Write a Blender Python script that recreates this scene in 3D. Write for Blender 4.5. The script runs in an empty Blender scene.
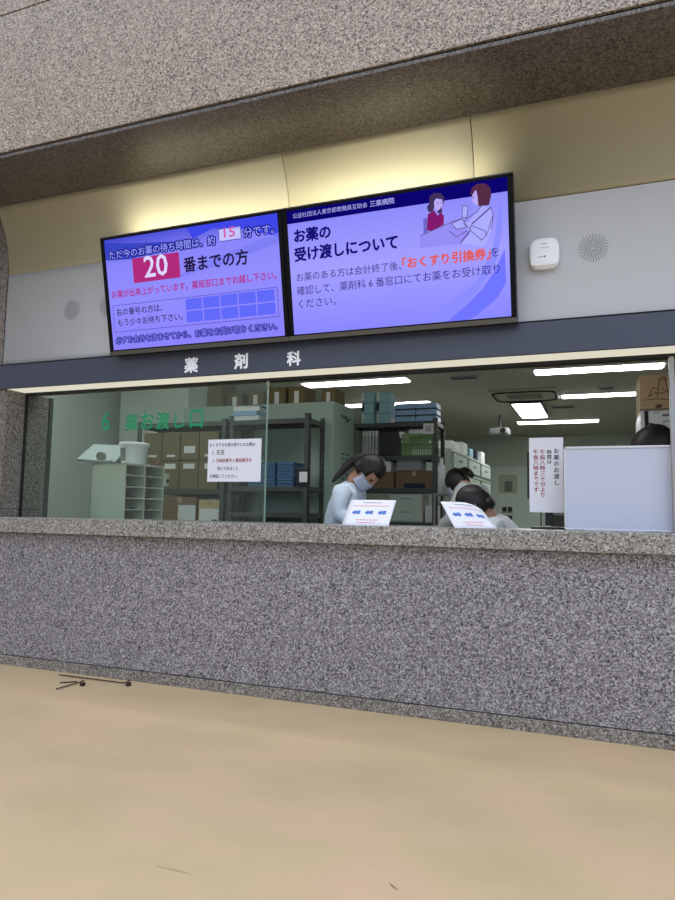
import bpy, bmesh, math, random
from mathutils import Vector, Matrix
random.seed(7)
S = bpy.context.scene
COL = S.collection
# ------------------------------------------------------------------ camera
YAW, PITCH, ROLL, FPX = .3706, .0931, .0178, 678.9
EYE = Vector((0, -3.4634, 1.0221))
fwd = Vector((-math.sin(YAW)*math.cos(PITCH), math.cos(YAW)*math.cos(PITCH), math.sin(PITCH)))
r0 = Vector((math.cos(YAW), math.sin(YAW), 0)); u0 = r0.cross(fwd)
rgt = math.cos(ROLL)*r0 + math.sin(ROLL)*u0
upv = -math.sin(ROLL)*r0 + math.cos(ROLL)*u0
cam = bpy.data.cameras.new('camera'); camo = bpy.data.objects.new('camera', cam); COL.objects.link(camo)
cam.sensor_fit = 'HORIZONTAL'; cam.sensor_width = 36; cam.lens = FPX*36/675
cam.clip_start = .05
m3 = Matrix((rgt, upv, -fwd)).transposed()
camo.matrix_world = Matrix.Translation(EYE) @ m3.to_4x4()
S.camera = camo
def P(px, py, X=None, Y=None, Z=None):
    d = fwd*FPX + rgt*(px-337.5) - upv*(py-450)
    if Y is not None: t = (Y-EYE.y)/d.y
    elif Z is not None: t = (Z-EYE.z)/d.z
    else: t = (X-EYE.x)/d.x
    return EYE + d*t
# ------------------------------------------------------------------ materials
def lin(c):
    c = c/255
    return c/12.92 if c <= .04045 else ((c+.055)/1.055)**2.4
def rgb(r, g, b): return (lin(r), lin(g), lin(b), 1)
MATS = {}
def mat(name, c, rough=.5, metal=0, spec=.5, noise=0, nscale=30, bump=0):
    if name in MATS: return MATS[name]
    m = bpy.data.materials.new(name); m.use_nodes = True; MATS[name] = m
    nt = m.node_tree; b = nt.nodes['Principled BSDF']
    b.inputs['Base Color'].default_value = c
    b.inputs['Roughness'].default_value = rough
    b.inputs['Metallic'].default_value = metal
    b.inputs['Specular IOR Level'].default_value = spec
    if noise:
        tc = nt.nodes.new('ShaderNodeTexCoord'); n = nt.nodes.new('ShaderNodeTexNoise')
        n.inputs['Scale'].default_value = nscale; n.inputs['Detail'].default_value = 4
        nt.links.new(tc.outputs['Object'], n.inputs['Vector'])
        mx = nt.nodes.new('ShaderNodeMix'); mx.data_type = 'RGBA'
        mx.inputs[6].default_value = tuple(x*(1-noise) for x in c[:3])+(1,)
        mx.inputs[7].default_value = tuple(min(1, x*(1+noise)) for x in c[:3])+(1,)
        nt.links.new(n.outputs['Fac'], mx.inputs[0]); nt.links.new(mx.outputs[2], b.inputs['Base Color'])
        if bump:
            bp = nt.nodes.new('ShaderNodeBump'); bp.inputs['Strength'].default_value = bump; bp.inputs['Distance'].default_value = .01
            nt.links.new(n.outputs['Fac'], bp.inputs['Height']); nt.links.new(bp.outputs['Normal'], b.inputs['Normal'])
    return m
def emis(name, c, s=1):
    if name in MATS: return MATS[name]
    m = bpy.data.materials.new(name); m.use_nodes = True; MATS[name] = m
    nt = m.node_tree; nt.nodes.clear()
    e = nt.nodes.new('ShaderNodeEmission'); o = nt.nodes.new('ShaderNodeOutputMaterial')
    e.inputs[0].default_value = c; e.inputs[1].default_value = s
    nt.links.new(e.outputs[0], o.inputs[0])
    return m
def granite(name, dark, mid, light, scale=95, rough=.35, tint=None):
    m = bpy.data.materials.new(name); m.use_nodes = True; MATS[name] = m
    nt = m.node_tree; b = nt.nodes['Principled BSDF']; L = nt.links.new
    tc = nt.nodes.new('ShaderNodeTexCoord')
    nz0 = nt.nodes.new('ShaderNodeTexNoise'); nz0.inputs['Scale'].default_value = scale*.9; nz0.inputs['Detail'].default_value = 2
    L(tc.outputs['Object'], nz0.inputs['Vector'])
    v = nt.nodes.new('ShaderNodeTexVoronoi'); v.inputs['Scale'].default_value = scale
    ad = nt.nodes.new('ShaderNodeVectorMath'); ad.operation = 'MULTIPLY_ADD'
    ad.inputs[1].default_value = (.012, .012, .012)
    L(nz0.outputs['Color'], ad.inputs[0]); L(tc.outputs['Object'], ad.inputs[2]); L(ad.outputs[0], v.inputs['Vector'])
    sp = nt.nodes.new('ShaderNodeSeparateColor'); L(v.outputs['Color'], sp.inputs[0])
    r = nt.nodes.new('ShaderNodeValToRGB'); r.color_ramp.interpolation = 'LINEAR'
    e = r.color_ramp.elements
    e[0].position = .0; e[0].color = dark; e[1].position = 1; e[1].color = light
    for p, c in ((.18, dark), (.32, mid), (.72, mid), (.86, light)):
        x = e.new(p); x.color = c
    L(sp.outputs[0], r.inputs[0])
    n2 = nt.nodes.new('ShaderNodeTexNoise'); n2.inputs['Scale'].default_value = 1.3; n2.inputs['Detail'].default_value = 3
    L(tc.outputs['Object'], n2.inputs['Vector'])
    mr = nt.nodes.new('ShaderNodeMapRange'); mr.inputs[3].default_value = .88; mr.inputs[4].default_value = 1.12
    L(n2.outputs['Fac'], mr.inputs[0])
    mx = nt.nodes.new('ShaderNodeMix'); mx.data_type = 'RGBA'; mx.blend_type = 'MULTIPLY'; mx.inputs[0].default_value = 1
    L(r.outputs[0], mx.inputs[6]); L(mr.outputs[0], mx.inputs[7]); L(mx.outputs[2], b.inputs['Base Color'])
    b.inputs['Roughness'].default_value = rough
    return m
GR_WALL = granite('granite_counter', rgb(58, 56, 59), rgb(127, 123, 126), rgb(180, 176, 179), 165, .4)
GR_CAP = granite('granite_cap', rgb(78, 75, 71), rgb(138, 134, 128), rgb(186, 182, 176), 165, .35)
GR_BASE = granite('granite_base', rgb(70, 67, 64), rgb(122, 117, 111), rgb(168, 163, 156), 150, .4)
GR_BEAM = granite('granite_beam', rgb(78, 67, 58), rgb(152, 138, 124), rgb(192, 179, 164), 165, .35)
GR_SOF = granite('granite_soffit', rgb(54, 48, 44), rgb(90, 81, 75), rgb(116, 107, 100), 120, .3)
GR_JAMB = granite('granite_jamb', rgb(70, 64, 60), rgb(112, 105, 99), rgb(140, 133, 127), 120, .3)
M_BLACK = mat('black_gap', rgb(22, 21, 21), .8)
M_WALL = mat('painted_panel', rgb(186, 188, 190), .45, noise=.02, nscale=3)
M_COVE_SHADE = mat('cove_panel', rgb(176, 168, 138), .38, noise=.02, nscale=3)  # darker and yellower than painted_panel: beam shade and floor bounce in the colour
M_SLATE = mat('slate_fascia', rgb(62, 68, 84), .3)
M_CREAM = mat('cream_paint', rgb(250, 247, 236), .6)
M_WHITE = mat('white_plastic', rgb(238, 240, 243), .35)
M_PAPER = mat('white_paper', rgb(226, 227, 236), .7)
M_DARK = mat('dark_plastic', rgb(24, 24, 27), .35)
M_BEZEL = mat('monitor_bezel', rgb(8, 8, 10), .35, spec=.15)
M_BEZ2 = mat('monitor_trim', rgb(96, 92, 86), .35, .6)
M_ALU = mat('aluminium', rgb(160, 162, 162), .4, .7)
M_IWALL = mat('interior_wall', rgb(176, 184, 172), .7, noise=.03, nscale=2)
M_ICOL = mat('white_column', rgb(205, 214, 206), .6)
M_ICEIL = mat('interior_ceiling', rgb(176, 174, 160), .8, noise=.02, nscale=6)
M_IFLOOR = mat('interior_floor', rgb(150, 150, 140), .5)
M_RACK = mat('rack_steel', rgb(74, 80, 76), .5, .2, noise=.05)
M_GREENCAB = mat('green_cabinet', rgb(158, 180, 168), .5)
M_LGREEN = mat('pale_green_cabinet', rgb(186, 202, 190), .5)
M_OLIVE = mat('olive_box', rgb(112, 102, 70), .8, noise=.05, nscale=20)
M_BROWN = mat('brown_box', rgb(128, 104, 78), .8, noise=.06, nscale=20)
M_KRAFT = mat('kraft_box', rgb(196, 172, 134), .8, noise=.05, nscale=12)
M_LABEL = mat('label_paper', rgb(222, 224, 222), .7)
M_INK = mat('black_ink', rgb(40, 38, 46), .7)
M_INKGREY = mat('grey_ink', rgb(120, 118, 124), .7)
M_RED = mat('red_ink', rgb(150, 30, 66), .7)
M_PINKLINE = mat('pink_ink', rgb(225, 130, 140), .7)
M_BLUEINK = mat('blue_ink', rgb(74, 112, 190), .7)
M_BLUE = mat('blue_tray', rgb(66, 104, 140), .4)
M_CYAN = mat('cyan_box', rgb(150, 196, 208), .6)
M_LBLUE = mat('light_blue_wrap', rgb(140, 178, 214), .4)
M_GREEN = mat('green_crate', rgb(104, 146, 82), .5)
M_LETTER = mat('green_letters', rgb(0, 146, 98), .5)
M_LETW = mat('white_letters', rgb(244, 246, 250), .4)
M_SORT = mat('sorter_steel', rgb(196, 202, 184), .5)
M_GREY = mat('grey_plastic', rgb(140, 144, 144), .45)
M_NAVY = mat('navy_cloth', rgb(34, 40, 66), .8)
M_SKIN = mat('skin', rgb(196, 150, 124), .55)
M_HAIR = mat('dark_hair', rgb(24, 19, 18), .5, noise=.3, nscale=60)
M_COAT = mat('pale_blue_coat', rgb(212, 226, 242), .8, noise=.04, nscale=14)
M_COATW = mat('white_coat', rgb(220, 224, 228), .8, noise=.04, nscale=14)
M_MASK = mat('face_mask', rgb(196, 206, 228), .8)
M_TROUS = mat('grey_trousers', rgb(70, 74, 84), .8)
M_ROD = mat('dark_bronze', rgb(52, 38, 28), .5, .3)
M_BOARD = mat('white_board', rgb(190, 196, 214), .35)

def floor_mat():
    m = bpy.data.materials.new('beige_floor'); m.use_nodes = True
    nt = m.node_tree; b = nt.nodes['Principled BSDF']; L = nt.links.new
    tc = nt.nodes.new('ShaderNodeTexCoord')
    mp = nt.nodes.new('ShaderNodeMapping'); mp.inputs['Scale'].default_value = (1, 1.6, 1); mp.inputs['Rotation'].default_value = (0, 0, .35)
    L(tc.outputs['Object'], mp.inputs[0])
    n = nt.nodes.new('ShaderNodeTexNoise'); n.inputs['Scale'].default_value = 1.5; n.inputs['Detail'].default_value = 5
    L(mp.outputs[0], n.inputs['Vector'])
    r = nt.nodes.new('ShaderNodeValToRGB'); e = r.color_ramp.elements
    e[0].position = .35; e[0].color = rgb(192, 167, 130); e[1].position = .65; e[1].color = rgb(205, 174, 140)
    x = e.new(.5); x.color = rgb(198, 173, 136)
    L(n.outputs['Fac'], r.inputs[0])
    n2 = nt.nodes.new('ShaderNodeTexNoise'); n2.inputs['Scale'].default_value = 7; n2.inputs['Detail'].default_value = 3
    L(mp.outputs[0], n2.inputs['Vector'])
    mr = nt.nodes.new('ShaderNodeMapRange'); mr.inputs[3].default_value = .97; mr.inputs[4].default_value = 1.03
    L(n2.outputs['Fac'], mr.inputs[0])
    mx = nt.nodes.new('ShaderNodeMix'); mx.data_type = 'RGBA'; mx.blend_type = 'MULTIPLY'; mx.inputs[0].default_value = 1
    L(r.outputs[0], mx.inputs[6]); L(mr.outputs[0], mx.inputs[7]); L(mx.outputs[2], b.inputs['Base Color'])
    b.inputs['Roughness'].default_value = .55
    b.inputs['Specular IOR Level'].default_value = .25
    return m
M_FLOOR = floor_mat()
def glass_mat():
    m = bpy.data.materials.new('clear_glass'); m.use_nodes = True
    nt = m.node_tree; nt.nodes.clear(); L = nt.links.new
    t = nt.nodes.new('ShaderNodeBsdfTransparent'); t.inputs[0].default_value = (.9, .95, .93, 1)
    g = nt.nodes.new('ShaderNodeBsdfGlossy'); g.inputs['Roughness'].default_value = .02; g.inputs[0].default_value = (.9, 1, .97, 1)
    lw = nt.nodes.new('ShaderNodeLayerWeight'); lw.inputs[0].default_value = .5
    pw = nt.nodes.new('ShaderNodeMath'); pw.operation = 'POWER'; pw.inputs[1].default_value = 5; L(lw.outputs['Facing'], pw.inputs[0])
    f = nt.nodes.new('ShaderNodeMath'); f.operation = 'MULTIPLY_ADD'; f.inputs[1].default_value = .96; f.inputs[2].default_value = .035; L(pw.outputs[0], f.inputs[0])
    mx = nt.nodes.new('ShaderNodeMixShader'); o = nt.nodes.new('ShaderNodeOutputMaterial')
    L(f.outputs[0], mx.inputs[0]); L(t.outputs[0], mx.inputs[1]); L(g.outputs[0], mx.inputs[2]); L(mx.outputs[0], o.inputs[0])
    return m
M_GLASS = glass_mat()
# ------------------------------------------------------------------ mesh helpers
class MB:
    def __init__(s): s.bm = bmesh.new()
    def box(s, x0, x1, y0, y1, z0, z1, bev=0, M=None):
        g = bmesh.ops.create_cube(s.bm, size=1)['verts']
        for v in g:
            v.co = Vector(((x0+x1)/2+v.co.x*(x1-x0), (y0+y1)/2+v.co.y*(y1-y0), (z0+z1)/2+v.co.z*(z1-z0)))
        if bev:
            es = list({e for v in g for e in v.link_edges})
            r = bmesh.ops.bevel(s.bm, geom=es, offset=bev, segments=2, affect='EDGES', profile=.5)
            g = list({v for f in r['faces'] for v in f.verts} | {v for v in g if v.is_valid})
        if M is not None:
            for v in g: v.co = M @ v.co
        return s
    def cyl(s, a, b, ra, rb=None, n=16):
        a = Vector(a); b = Vector(b); rb = ra if rb is None else rb
        d = b-a; q = d.to_track_quat('Z', 'Y')
        M = Matrix.Translation((a+b)/2) @ q.to_matrix().to_4x4()
        bmesh.ops.create_cone(s.bm, cap_ends=True, segments=n, radius1=ra, radius2=rb, depth=d.length, matrix=M)
        return s
    def ball(s, c, r, sc=(1, 1, 1), n=16, M=None):
        T = Matrix.Translation(Vector(c)) @ (M or Matrix()) @ Matrix.Diagonal((*sc, 1))
        bmesh.ops.create_uvsphere(s.bm, u_segments=n, v_segments=max(8, n*2//3), radius=r, matrix=T)
        return s
    def poly(s, pts, thick=None):
        vs = [s.bm.verts.new(Vector(p)) for p in pts]
        f = s.bm.faces.new(vs)
        if thick is not None:
            r = bmesh.ops.extrude_face_region(s.bm, geom=[f])
            t = Vector(thick)
            for v in r['geom']:
                if isinstance(v, bmesh.types.BMVert): v.co += t
        return s
    def lathe(s, c, prof, n=24):
        c = Vector(c); rings = []
        for r, z in prof:
            rings.append([s.bm.verts.new(c+Vector((r*math.cos(2*math.pi*k/n), r*math.sin(2*math.pi*k/n), z))) for k in range(n)])
        for a, b in zip(rings, rings[1:]):
            for k in range(n): s.bm.faces.new((a[k], a[(k+1) % n], b[(k+1) % n], b[k]))
        s.bm.faces.new(rings[0][::-1]); s.bm.faces.new(rings[-1])
        return s
    def tube(s, pts, r, n=8):
        pts = [Vector(p) for p in pts]; rings = []
        for i, p in enumerate(pts):
            d = (pts[min(i+1, len(pts)-1)]-pts[max(i-1, 0)]).normalized()
            q = d.to_track_quat('Z', 'Y')
            rings.append([s.bm.verts.new(p+q @ Vector((r*math.cos(2*math.pi*k/n), r*math.sin(2*math.pi*k/n), 0))) for k in range(n)])
        for a, b in zip(rings, rings[1:]):
            for k in range(n): s.bm.faces.new((a[k], a[(k+1) % n], b[(k+1) % n], b[k]))
        s.bm.faces.new(rings[0][::-1]); s.bm.faces.new(rings[-1])
        return s
    def add(s, verts, faces):
        vs = [s.bm.verts.new(v) for v in verts]
        for f in faces:
            try: s.bm.faces.new([vs[i] for i in f])
            except ValueError: pass
        return s
    def build(s, name, m, parent=None, smooth=False, at=None, fix=True):
        """at: origin given to the mesh in world space (top level only)"""
        if fix: bmesh.ops.recalc_face_normals(s.bm, faces=s.bm.faces)
        if at is not None:
            at = Vector(at)
            for v in s.bm.verts: v.co -= at
        elif parent is not None and getattr(parent, 'location', None) is not None:
            pass
        me = bpy.data.meshes.new(name); s.bm.to_mesh(me); s.bm.free()
        me.materials.append(m)
        if smooth:
            for p in me.polygons: p.use_smooth = True
        o = bpy.data.objects.new(name, me); COL.objects.link(o)
        if at is not None: o.location = at
        if parent is not None: o.parent = parent
        return o
def tag(o, label=None, cat=None, group=None, kind=None):
    if label: o['label'] = label
    if cat: o['category'] = cat
    if group: o['group'] = group
    if kind: o['kind'] = kind
    return o
def thing(name, label, cat, loc=(0, 0, 0), rz=0, group=None):
    o = bpy.data.objects.new(name, None); o.empty_display_size = .05; COL.objects.link(o)
    o.location = loc; o.rotation_euler = (0, 0, rz)
    return tag(o, label, cat, group)
def copy_tree(o, loc=None, rz=None, label=None, parent=None):
    c = o.copy(); COL.objects.link(c)
    if parent is not None: c.parent = parent
    if loc is not None: c.location = loc
    if rz is not None: c.rotation_euler = (0, 0, rz)
    if label: c['label'] = label
    for ch in list(o.children): copy_tree(ch, parent=c)
    return c
def struct(o): o['kind'] = 'structure'; return o
_TX = {}
def glyphs(s, bold=0.0):
    k = (s, bold)
    if k not in _TX:
        cu = bpy.data.curves.new('t', 'FONT'); cu.body = s; cu.offset = bold; cu.resolution_u = 2
        o = bpy.data.objects.new('t', cu); COL.objects.link(o)
        bpy.context.view_layer.update()
        me = bpy.data.meshes.new_from_object(o.evaluated_get(bpy.context.evaluated_depsgraph_get()))
        vs = [(v.co.x, v.co.y) for v in me.vertices]; fs = [tuple(p.vertices) for p in me.polygons]
        bpy.data.objects.remove(o); bpy.data.curves.remove(cu); bpy.data.meshes.remove(me)
        _TX[k] = (vs, fs)
    return _TX[k]
class Frame:
    """a flat sheet in space: origin, two in-plane axes and its outward normal"""
    def __init__(s, o, u, v): s.o = Vector(o); s.u = Vector(u).normalized(); s.v = Vector(v).normalized(); s.n = s.u.cross(s.v)
    def at(s, a, b, h=0): return s.o + s.u*a + s.v*b + s.n*h
    def px(s, x, y):
        d = fwd*FPX + rgt*(x-337.5) - upv*(y-450)
        t = (s.o-EYE).dot(s.n)/d.dot(s.n); q = EYE+d*t-s.o
        return q.dot(s.u), q.dot(s.v)
    def text(s, mb, txt, a0, a1, b, h, bold=0.0, k=1.0, vert=False, spread=()):
        """txt spans a0..a1 along u, its baseline at b; k stretches its height"""
        vs, fs = glyphs(txt)
        x0 = min(v[0] for v in vs); x1 = max(v[0] for v in vs)
        sc = (a1-a0)/(x1-x0)
        if not spread:
            w = bold*sc*.8
            spread = ((0, 0),) if bold < .004 else ((0, 0), (w, 0), (-w, 0), (0, w), (0, -w), (w*.7, w*.7), (-w*.7, -w*.7), (w*.7, -w*.7), (-w*.7, w*.7))
        for i, (dx, dy) in enumerate(spread):
            mb.add([s.at(a0+(v[0]-x0)*sc+dx, b+v[1]*sc*k+dy, h-i*.00004) for v in vs], fs)
        return sc
    def rect(s, mb, a0, a1, b0, b1, h0, h1):
        p = [s.at(a0, b0, h0), s.at(a1, b0, h0), s.at(a1, b1, h0), s.at(a0, b1, h0)]
        return mb.poly(p, s.n*(h1-h0))
    def shape(s, mb, pts, h0, h1=None):
        mb.poly([s.at(a, b, h0) for a, b in pts], s.n*((h0+.0004 if h1 is None else h1)-h0))
    def line(s, mb, pts, w, h):
        for (a0, b0), (a1, b1) in zip(pts, pts[1:]):
            d = Vector((a1-a0, b1-b0)); 
            if d.length < 1e-6: continue
            d.normalize(); n = Vector((-d.y, d.x))*w/2
            e = d*w*.3
            mb.poly([s.at(a0-e.x+n.x, b0-e.y+n.y, h), s.at(a0-e.x-n.x, b0-e.y-n.y, h), s.at(a1+e.x-n.x, b1+e.y-n.y, h), s.at(a1+e.x+n.x, b1+e.y+n.y, h)])
def ring(r, n=8): return [(0, 0)]+[(r*math.cos(2*math.pi*k/n), r*math.sin(2*math.pi*k/n)) for k in range(n)]
#==SHELL==
# ------------------------------------------------------------------ the lobby shell
HB, YA, YB = 3.07, -.14, -.625
XL, XR = -3.835, 3.2
struct(MB().box(-9, 8, -9, .02, -.1, 0).build('floor', M_FLOOR))
sc_ = MB()
for a, b in (((155, 866), (190, 874)), ((389, 883), (398, 891))):
    p, q = P(*a, Z=0), P(*b, Z=0); d = (q-p).normalized(); n = Vector((-d.y, d.x, 0))*.004
    sc_.poly([p, (p+q)/2-n, q, (p+q)/2+n], (0, 0, .001))
# counter wall of granite slabs, a base strip and a thick cap
cw = thing('wall_counter', None, None); struct(cw)
xs = [-9, -5.3, -2.779, 1.2, 4.8, 8]
MB().box(-9, 8, .012, .26, 0, .86).build('wall_core', mat('mortar', rgb(62, 60, 60), .9), cw)
for a, b in zip(xs, xs[1:]): MB().box(a+.001, b-.001, 0, .02, .066, .858, .002).build('granite_panel', GR_WALL, cw)
bs = thing('baseboard_front', None, None); struct(bs)
for a, b in zip(xs, xs[1:]): MB().box(a+.0015, b-.0015, -.004, .02, 0, .061, .003).build('granite_strip', GR_BASE, bs)
cap = thing('trim_counter_cap', None, None); struct(cap)
xc = [-9, -4.6, -1.9, .8, 3.5, 8]
for a, b in zip(xc, xc[1:]): MB().box(a+.0006, b-.0006, -.05, .5, .861, .958, .004).build('cap_slab', GR_CAP, cap)
# jamb beside the opening
jb = thing('wall_left_jamb', None, None); struct(jb)
for z0, z1 in ((.958, 1.012), (1.015, 1.74), (1.743, 1.829)): 
    MB().box(-9, -3.78, 0, .40, z0, z1, .001).build('granite_panel', GR_JAMB, jb)
MB().box(-9, -3.7805, .003, .398, .958, 1.829).build('wall_core', M_BLACK, jb)
up = thing('wall_left_pier', None, None); struct(up)
MB().box(-9, XL-.006, -.005, .3, 1.996, HB, .002).build('granite_panel', GR_JAMB, up)
# upper wall: flat painted panels below, coved panels above
wf = thing('wall_front', None, None); struct(wf)
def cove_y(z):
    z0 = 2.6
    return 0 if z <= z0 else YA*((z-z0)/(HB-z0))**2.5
def cove_panel(x0, x1, z0, z1, m, name):
    n = 14; mb = MB(); zs = [z0+(z1-z0)*k/n for k in range(n+1)]
    pr = [(cove_y(z), z) for z in zs]
    v = [Vector((x, y, z)) for y, z in pr for x in (x0, x1)]
    w = [Vector((x, y+.02, z)) for y, z in pr for x in (x0, x1)]
    N = len(v); f = []
    for k in range(n): f += [(2*k, 2*k+1, 2*k+3, 2*k+2), (N+2*k+1, N+2*k, N+2*k+2, N+2*k+3), (2*k, 2*k+2, N+2*k+2, N+2*k), (2*k+1, N+2*k+1, N+2*k+3, 2*k+3)]
    f += [(0, N, N+1, 1), (2*n, 2*n+1, N+2*n+1, N+2*n)]
    o = mb.add(v+w, f).build(name, m, wf)
    for p in o.data.polygons: p.use_smooth = abs(p.normal.x) < .3 and abs(p.normal.z) < .9
    return o
ZS = 2.637
cove_panel(XL, -1.672, ZS+.0005, HB, M_COVE_SHADE, 'cove_panel')
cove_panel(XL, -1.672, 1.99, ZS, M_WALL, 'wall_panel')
cove_panel(-1.668, -.596, ZS+.003, HB, M_COVE_SHADE, 'cove_panel')
cove_panel(-.592, XR, ZS+.003, HB, M_COVE_SHADE, 'cove_panel')
MB().box(-1.668, XR, 0, .02, 1.99, ZS-.003).build('wall_panel', M_WALL, wf)
MB().box(XL, XR, .03, .3, 1.83, HB).build('wall_core', M_BLACK, wf)
# the granite beam overhead
bm_ = thing('trim_beam', None, None); struct(bm_)
xb = [-9, -5.2, -3.66, 1.4, 8]
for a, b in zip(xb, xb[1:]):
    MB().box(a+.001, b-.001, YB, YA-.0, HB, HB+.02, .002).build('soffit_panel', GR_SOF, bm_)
xb = [-9, -6.4, 2.2, 8]
for a, b in zip(xb, xb[1:]):
    MB().box(a+.001, b-.001, YB-.004, YB+.03, HB+.034, 3.98, .002).build('granite_panel', GR_BEAM, bm_)
    MB().box(a+.001, b-.001, YB-.004, YB+.03, 3.988, 5.0, .002).build('granite_panel', GR_BEAM, bm_)
MB().box(-9, 8, YB+.012, .3, HB+.015, 5.0).build('beam_core', M_BLACK, bm_)
# lintel under the fascia: the pale soffit strip and the glazing head
lt = thing('trim_lintel', None, None); struct(lt)
MB().box(-3.78, 8, .0, .155, 1.829, 1.85).build('glowing_soffit', emis('strip_glow', rgb(222, 216, 196), 1), lt)  # glow added to the pale soffit strip to raise its brightness
MB().box(-3.78, 8, .155, .185, 1.812, 1.87).build('glazing_head', M_BLACK, lt)
MB().box(-9, 8, .005, .3, 1.85, 1.995).build('lintel_core', M_IWALL, lt)
struct(MB().box(-6.4, -6.2, -9, .02, 0, 5.0).build('wall_left_shade', mat('shade_wall', rgb(176, 170, 160), .6)))  # unseen wall added to block light from the left and darken the cove
# the fascia sign
fs = thing('sign_fascia', 'dark slate fascia band with three white characters under the two screens', 'sign', (0, 0, 1.829))
MB().box(-6, 5, -.022, .0, .0, .163, .002).build('fascia_board', M_SLATE, fs)
MB().box(-6, 5, -.026, .0, .1635, .168).build('top_edge', M_BLACK, fs)
FB = Frame((0, -.0222, 1.829), (1, 0, 0), (0, 0, 1))
for ch, xa, xb_, yb_ in (('薬', 184.8, 197.4, 371.5), ('剤', 234.6, 247.2, 367.6), ('科', 287.2, 300.2, 364.6)):
    mb = MB(); a0, b = FB.px(xa, yb_); a1, _ = FB.px(xb_, yb_)
    FB.text(mb, ch, a0, a1, b, .0012, .045)
    for v in mb.bm.verts: v.co.z -= 1.829
    mb.build('white_character', M_LETW, fs, fix=False)
#==SCREENS==
# ------------------------------------------------------------------ two wall monitors
TILT = .2076; MZ = 1.979; MY = -.08; MW = 1.24; MH = .722
UV = (0, -math.sin(TILT), math.cos(TILT))
def E(n, r, g, b): return emis('screen_'+n, rgb(r, g, b))
def screen_bg(name, stops, angle):
    m = bpy.data.materials.new(name); m.use_nodes = True
    nt = m.node_tree; nt.nodes.clear(); L = nt.links.new
    tc = nt.nodes.new('ShaderNodeTexCoord'); mp = nt.nodes.new('ShaderNodeMapping'); mp.inputs['Rotation'].default_value = (0, angle, 0)
    L(tc.outputs['Generated'], mp.inputs[0])
    g = nt.nodes.new('ShaderNodeSeparateXYZ'); L(mp.outputs[0], g.inputs[0])
    r = nt.nodes.new('ShaderNodeValToRGB'); e = r.color_ramp.elements
    e[0].position = stops[0][0]; e[0].color = rgb(*stops[0][1]); e[1].position = stops[-1][0]; e[1].color = rgb(*stops[-1][1])
    for p, c in stops[1:-1]: x = e.new(p); x.color = rgb(*c)
    L(g.outputs[2], r.inputs[0])
    em = nt.nodes.new('ShaderNodeEmission'); o = nt.nodes.new('ShaderNodeOutputMaterial'); L(r.outputs[0], em.inputs[0]); L(em.outputs[0], o.inputs[0])
    return m
def monitor(x0, label, bg):
    F = Frame((x0, MY, MZ), (1, 0, 0), UV)
    t = thing('wall_monitor', label, 'monitor', (x0, MY, MZ), 0, 'wall monitors above the counter')
    inv = Matrix.Translation((-x0, -MY, -MZ))
    def put(mb, name, m, parent=t, fix=True):
        for v in mb.bm.verts: v.co = inv @ v.co
        return mb.build(name, m, parent, fix=fix)
    mb = MB(); F.rect(mb, .002, MW-.002, .0, MH, -.05, -.002); put(mb, 'housing', M_BEZEL)
    mb = MB(); b = .019
    for r in ((.002, MW-.002, .026, .026+b*.4), (.002, MW-.002, MH-b, MH-.006), (.002, .028, .026, MH-.006), (MW-.028, MW-.002, .026, MH-.006)): F.rect(mb, *r, -.002, .006)
    put(mb, 'bezel', M_BEZEL)
    mb = MB(); F.rect(mb, .002, MW-.002, .002, .026, -.002, .009); put(mb, 'lower_trim', M_BEZ2); mb = MB(); F.rect(mb, .002, MW-.002, MH-.006, MH, -.05, .008); put(mb, 'upper_trim', M_BEZ2)
    mb = MB(); F.rect(mb, .026, MW-.026, .03, MH-.016, -.002, .001)
    sc = put(mb, 'screen', bg)
    mb = MB(); mb.box(x0+.3, x0+MW-.3, MY-.02, .01, MZ+.22, MZ+.42); put(mb, 'bracket', M_DARK)
    return F, sc, put
def line_text(F, mb, txt, x0, x1, y, h, bold=0., k=1., spread=(), yr=None):
    a0, b0 = F.px(x0, y); a1, b1 = F.px(x1, yr if yr is not None else y)
    return F.text(mb, txt, a0, a1, (b0+b1)/2 if yr is not None else b0, h, bold, k, spread=spread)
bgL = screen_bg('left_screen_glow', [(0, (140, 132, 252)), (.45, (146, 142, 255)), (.75, (138, 134, 250)), (.86, (104, 104, 232)), (1, (60, 66, 206))], .12)
F1, S1, put1 = monitor(-2.8504, 'wall monitor with a big white 20 on a red block above the slate band', bgL)
bgR = screen_bg('right_screen_glow', [(0, (138, 136, 255)), (.5, (164, 160, 255)), (1, (136, 134, 250))], 0)
F2, S2, put2 = monitor(-1.6104, 'wall monitor with two drawn women and an orange phrase above the slate band', bgR)
Z1 = lambda x, y: (80+x/3.068, 190+y/3.068)
Z2 = lambda x, y: (280+x/2.7, 160+y/2.7)
def tl(F, put, S_, zf, name, m, txt, x0, y0, x1, y1, h=.002, bold=0., k=1., spread=()):
    mb = MB(); p = zf(x0, y0); q = zf(x1, y1)
    line_text(F, mb, txt, p[0], q[0], p[1], h, bold, k, spread, q[1]); return put(mb, name, m, S_, fix=False)
def tilt_rect(F, mb, zf, tlp, brp, h0=.001, h1=.0015):
    a0, b1 = F.px(*zf(*tlp)); a1, b0 = F.px(*zf(*brp)); F.rect(mb, a0, a1, b0, b1, h0, h1)
    return a0, a1, b0, b1
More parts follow.
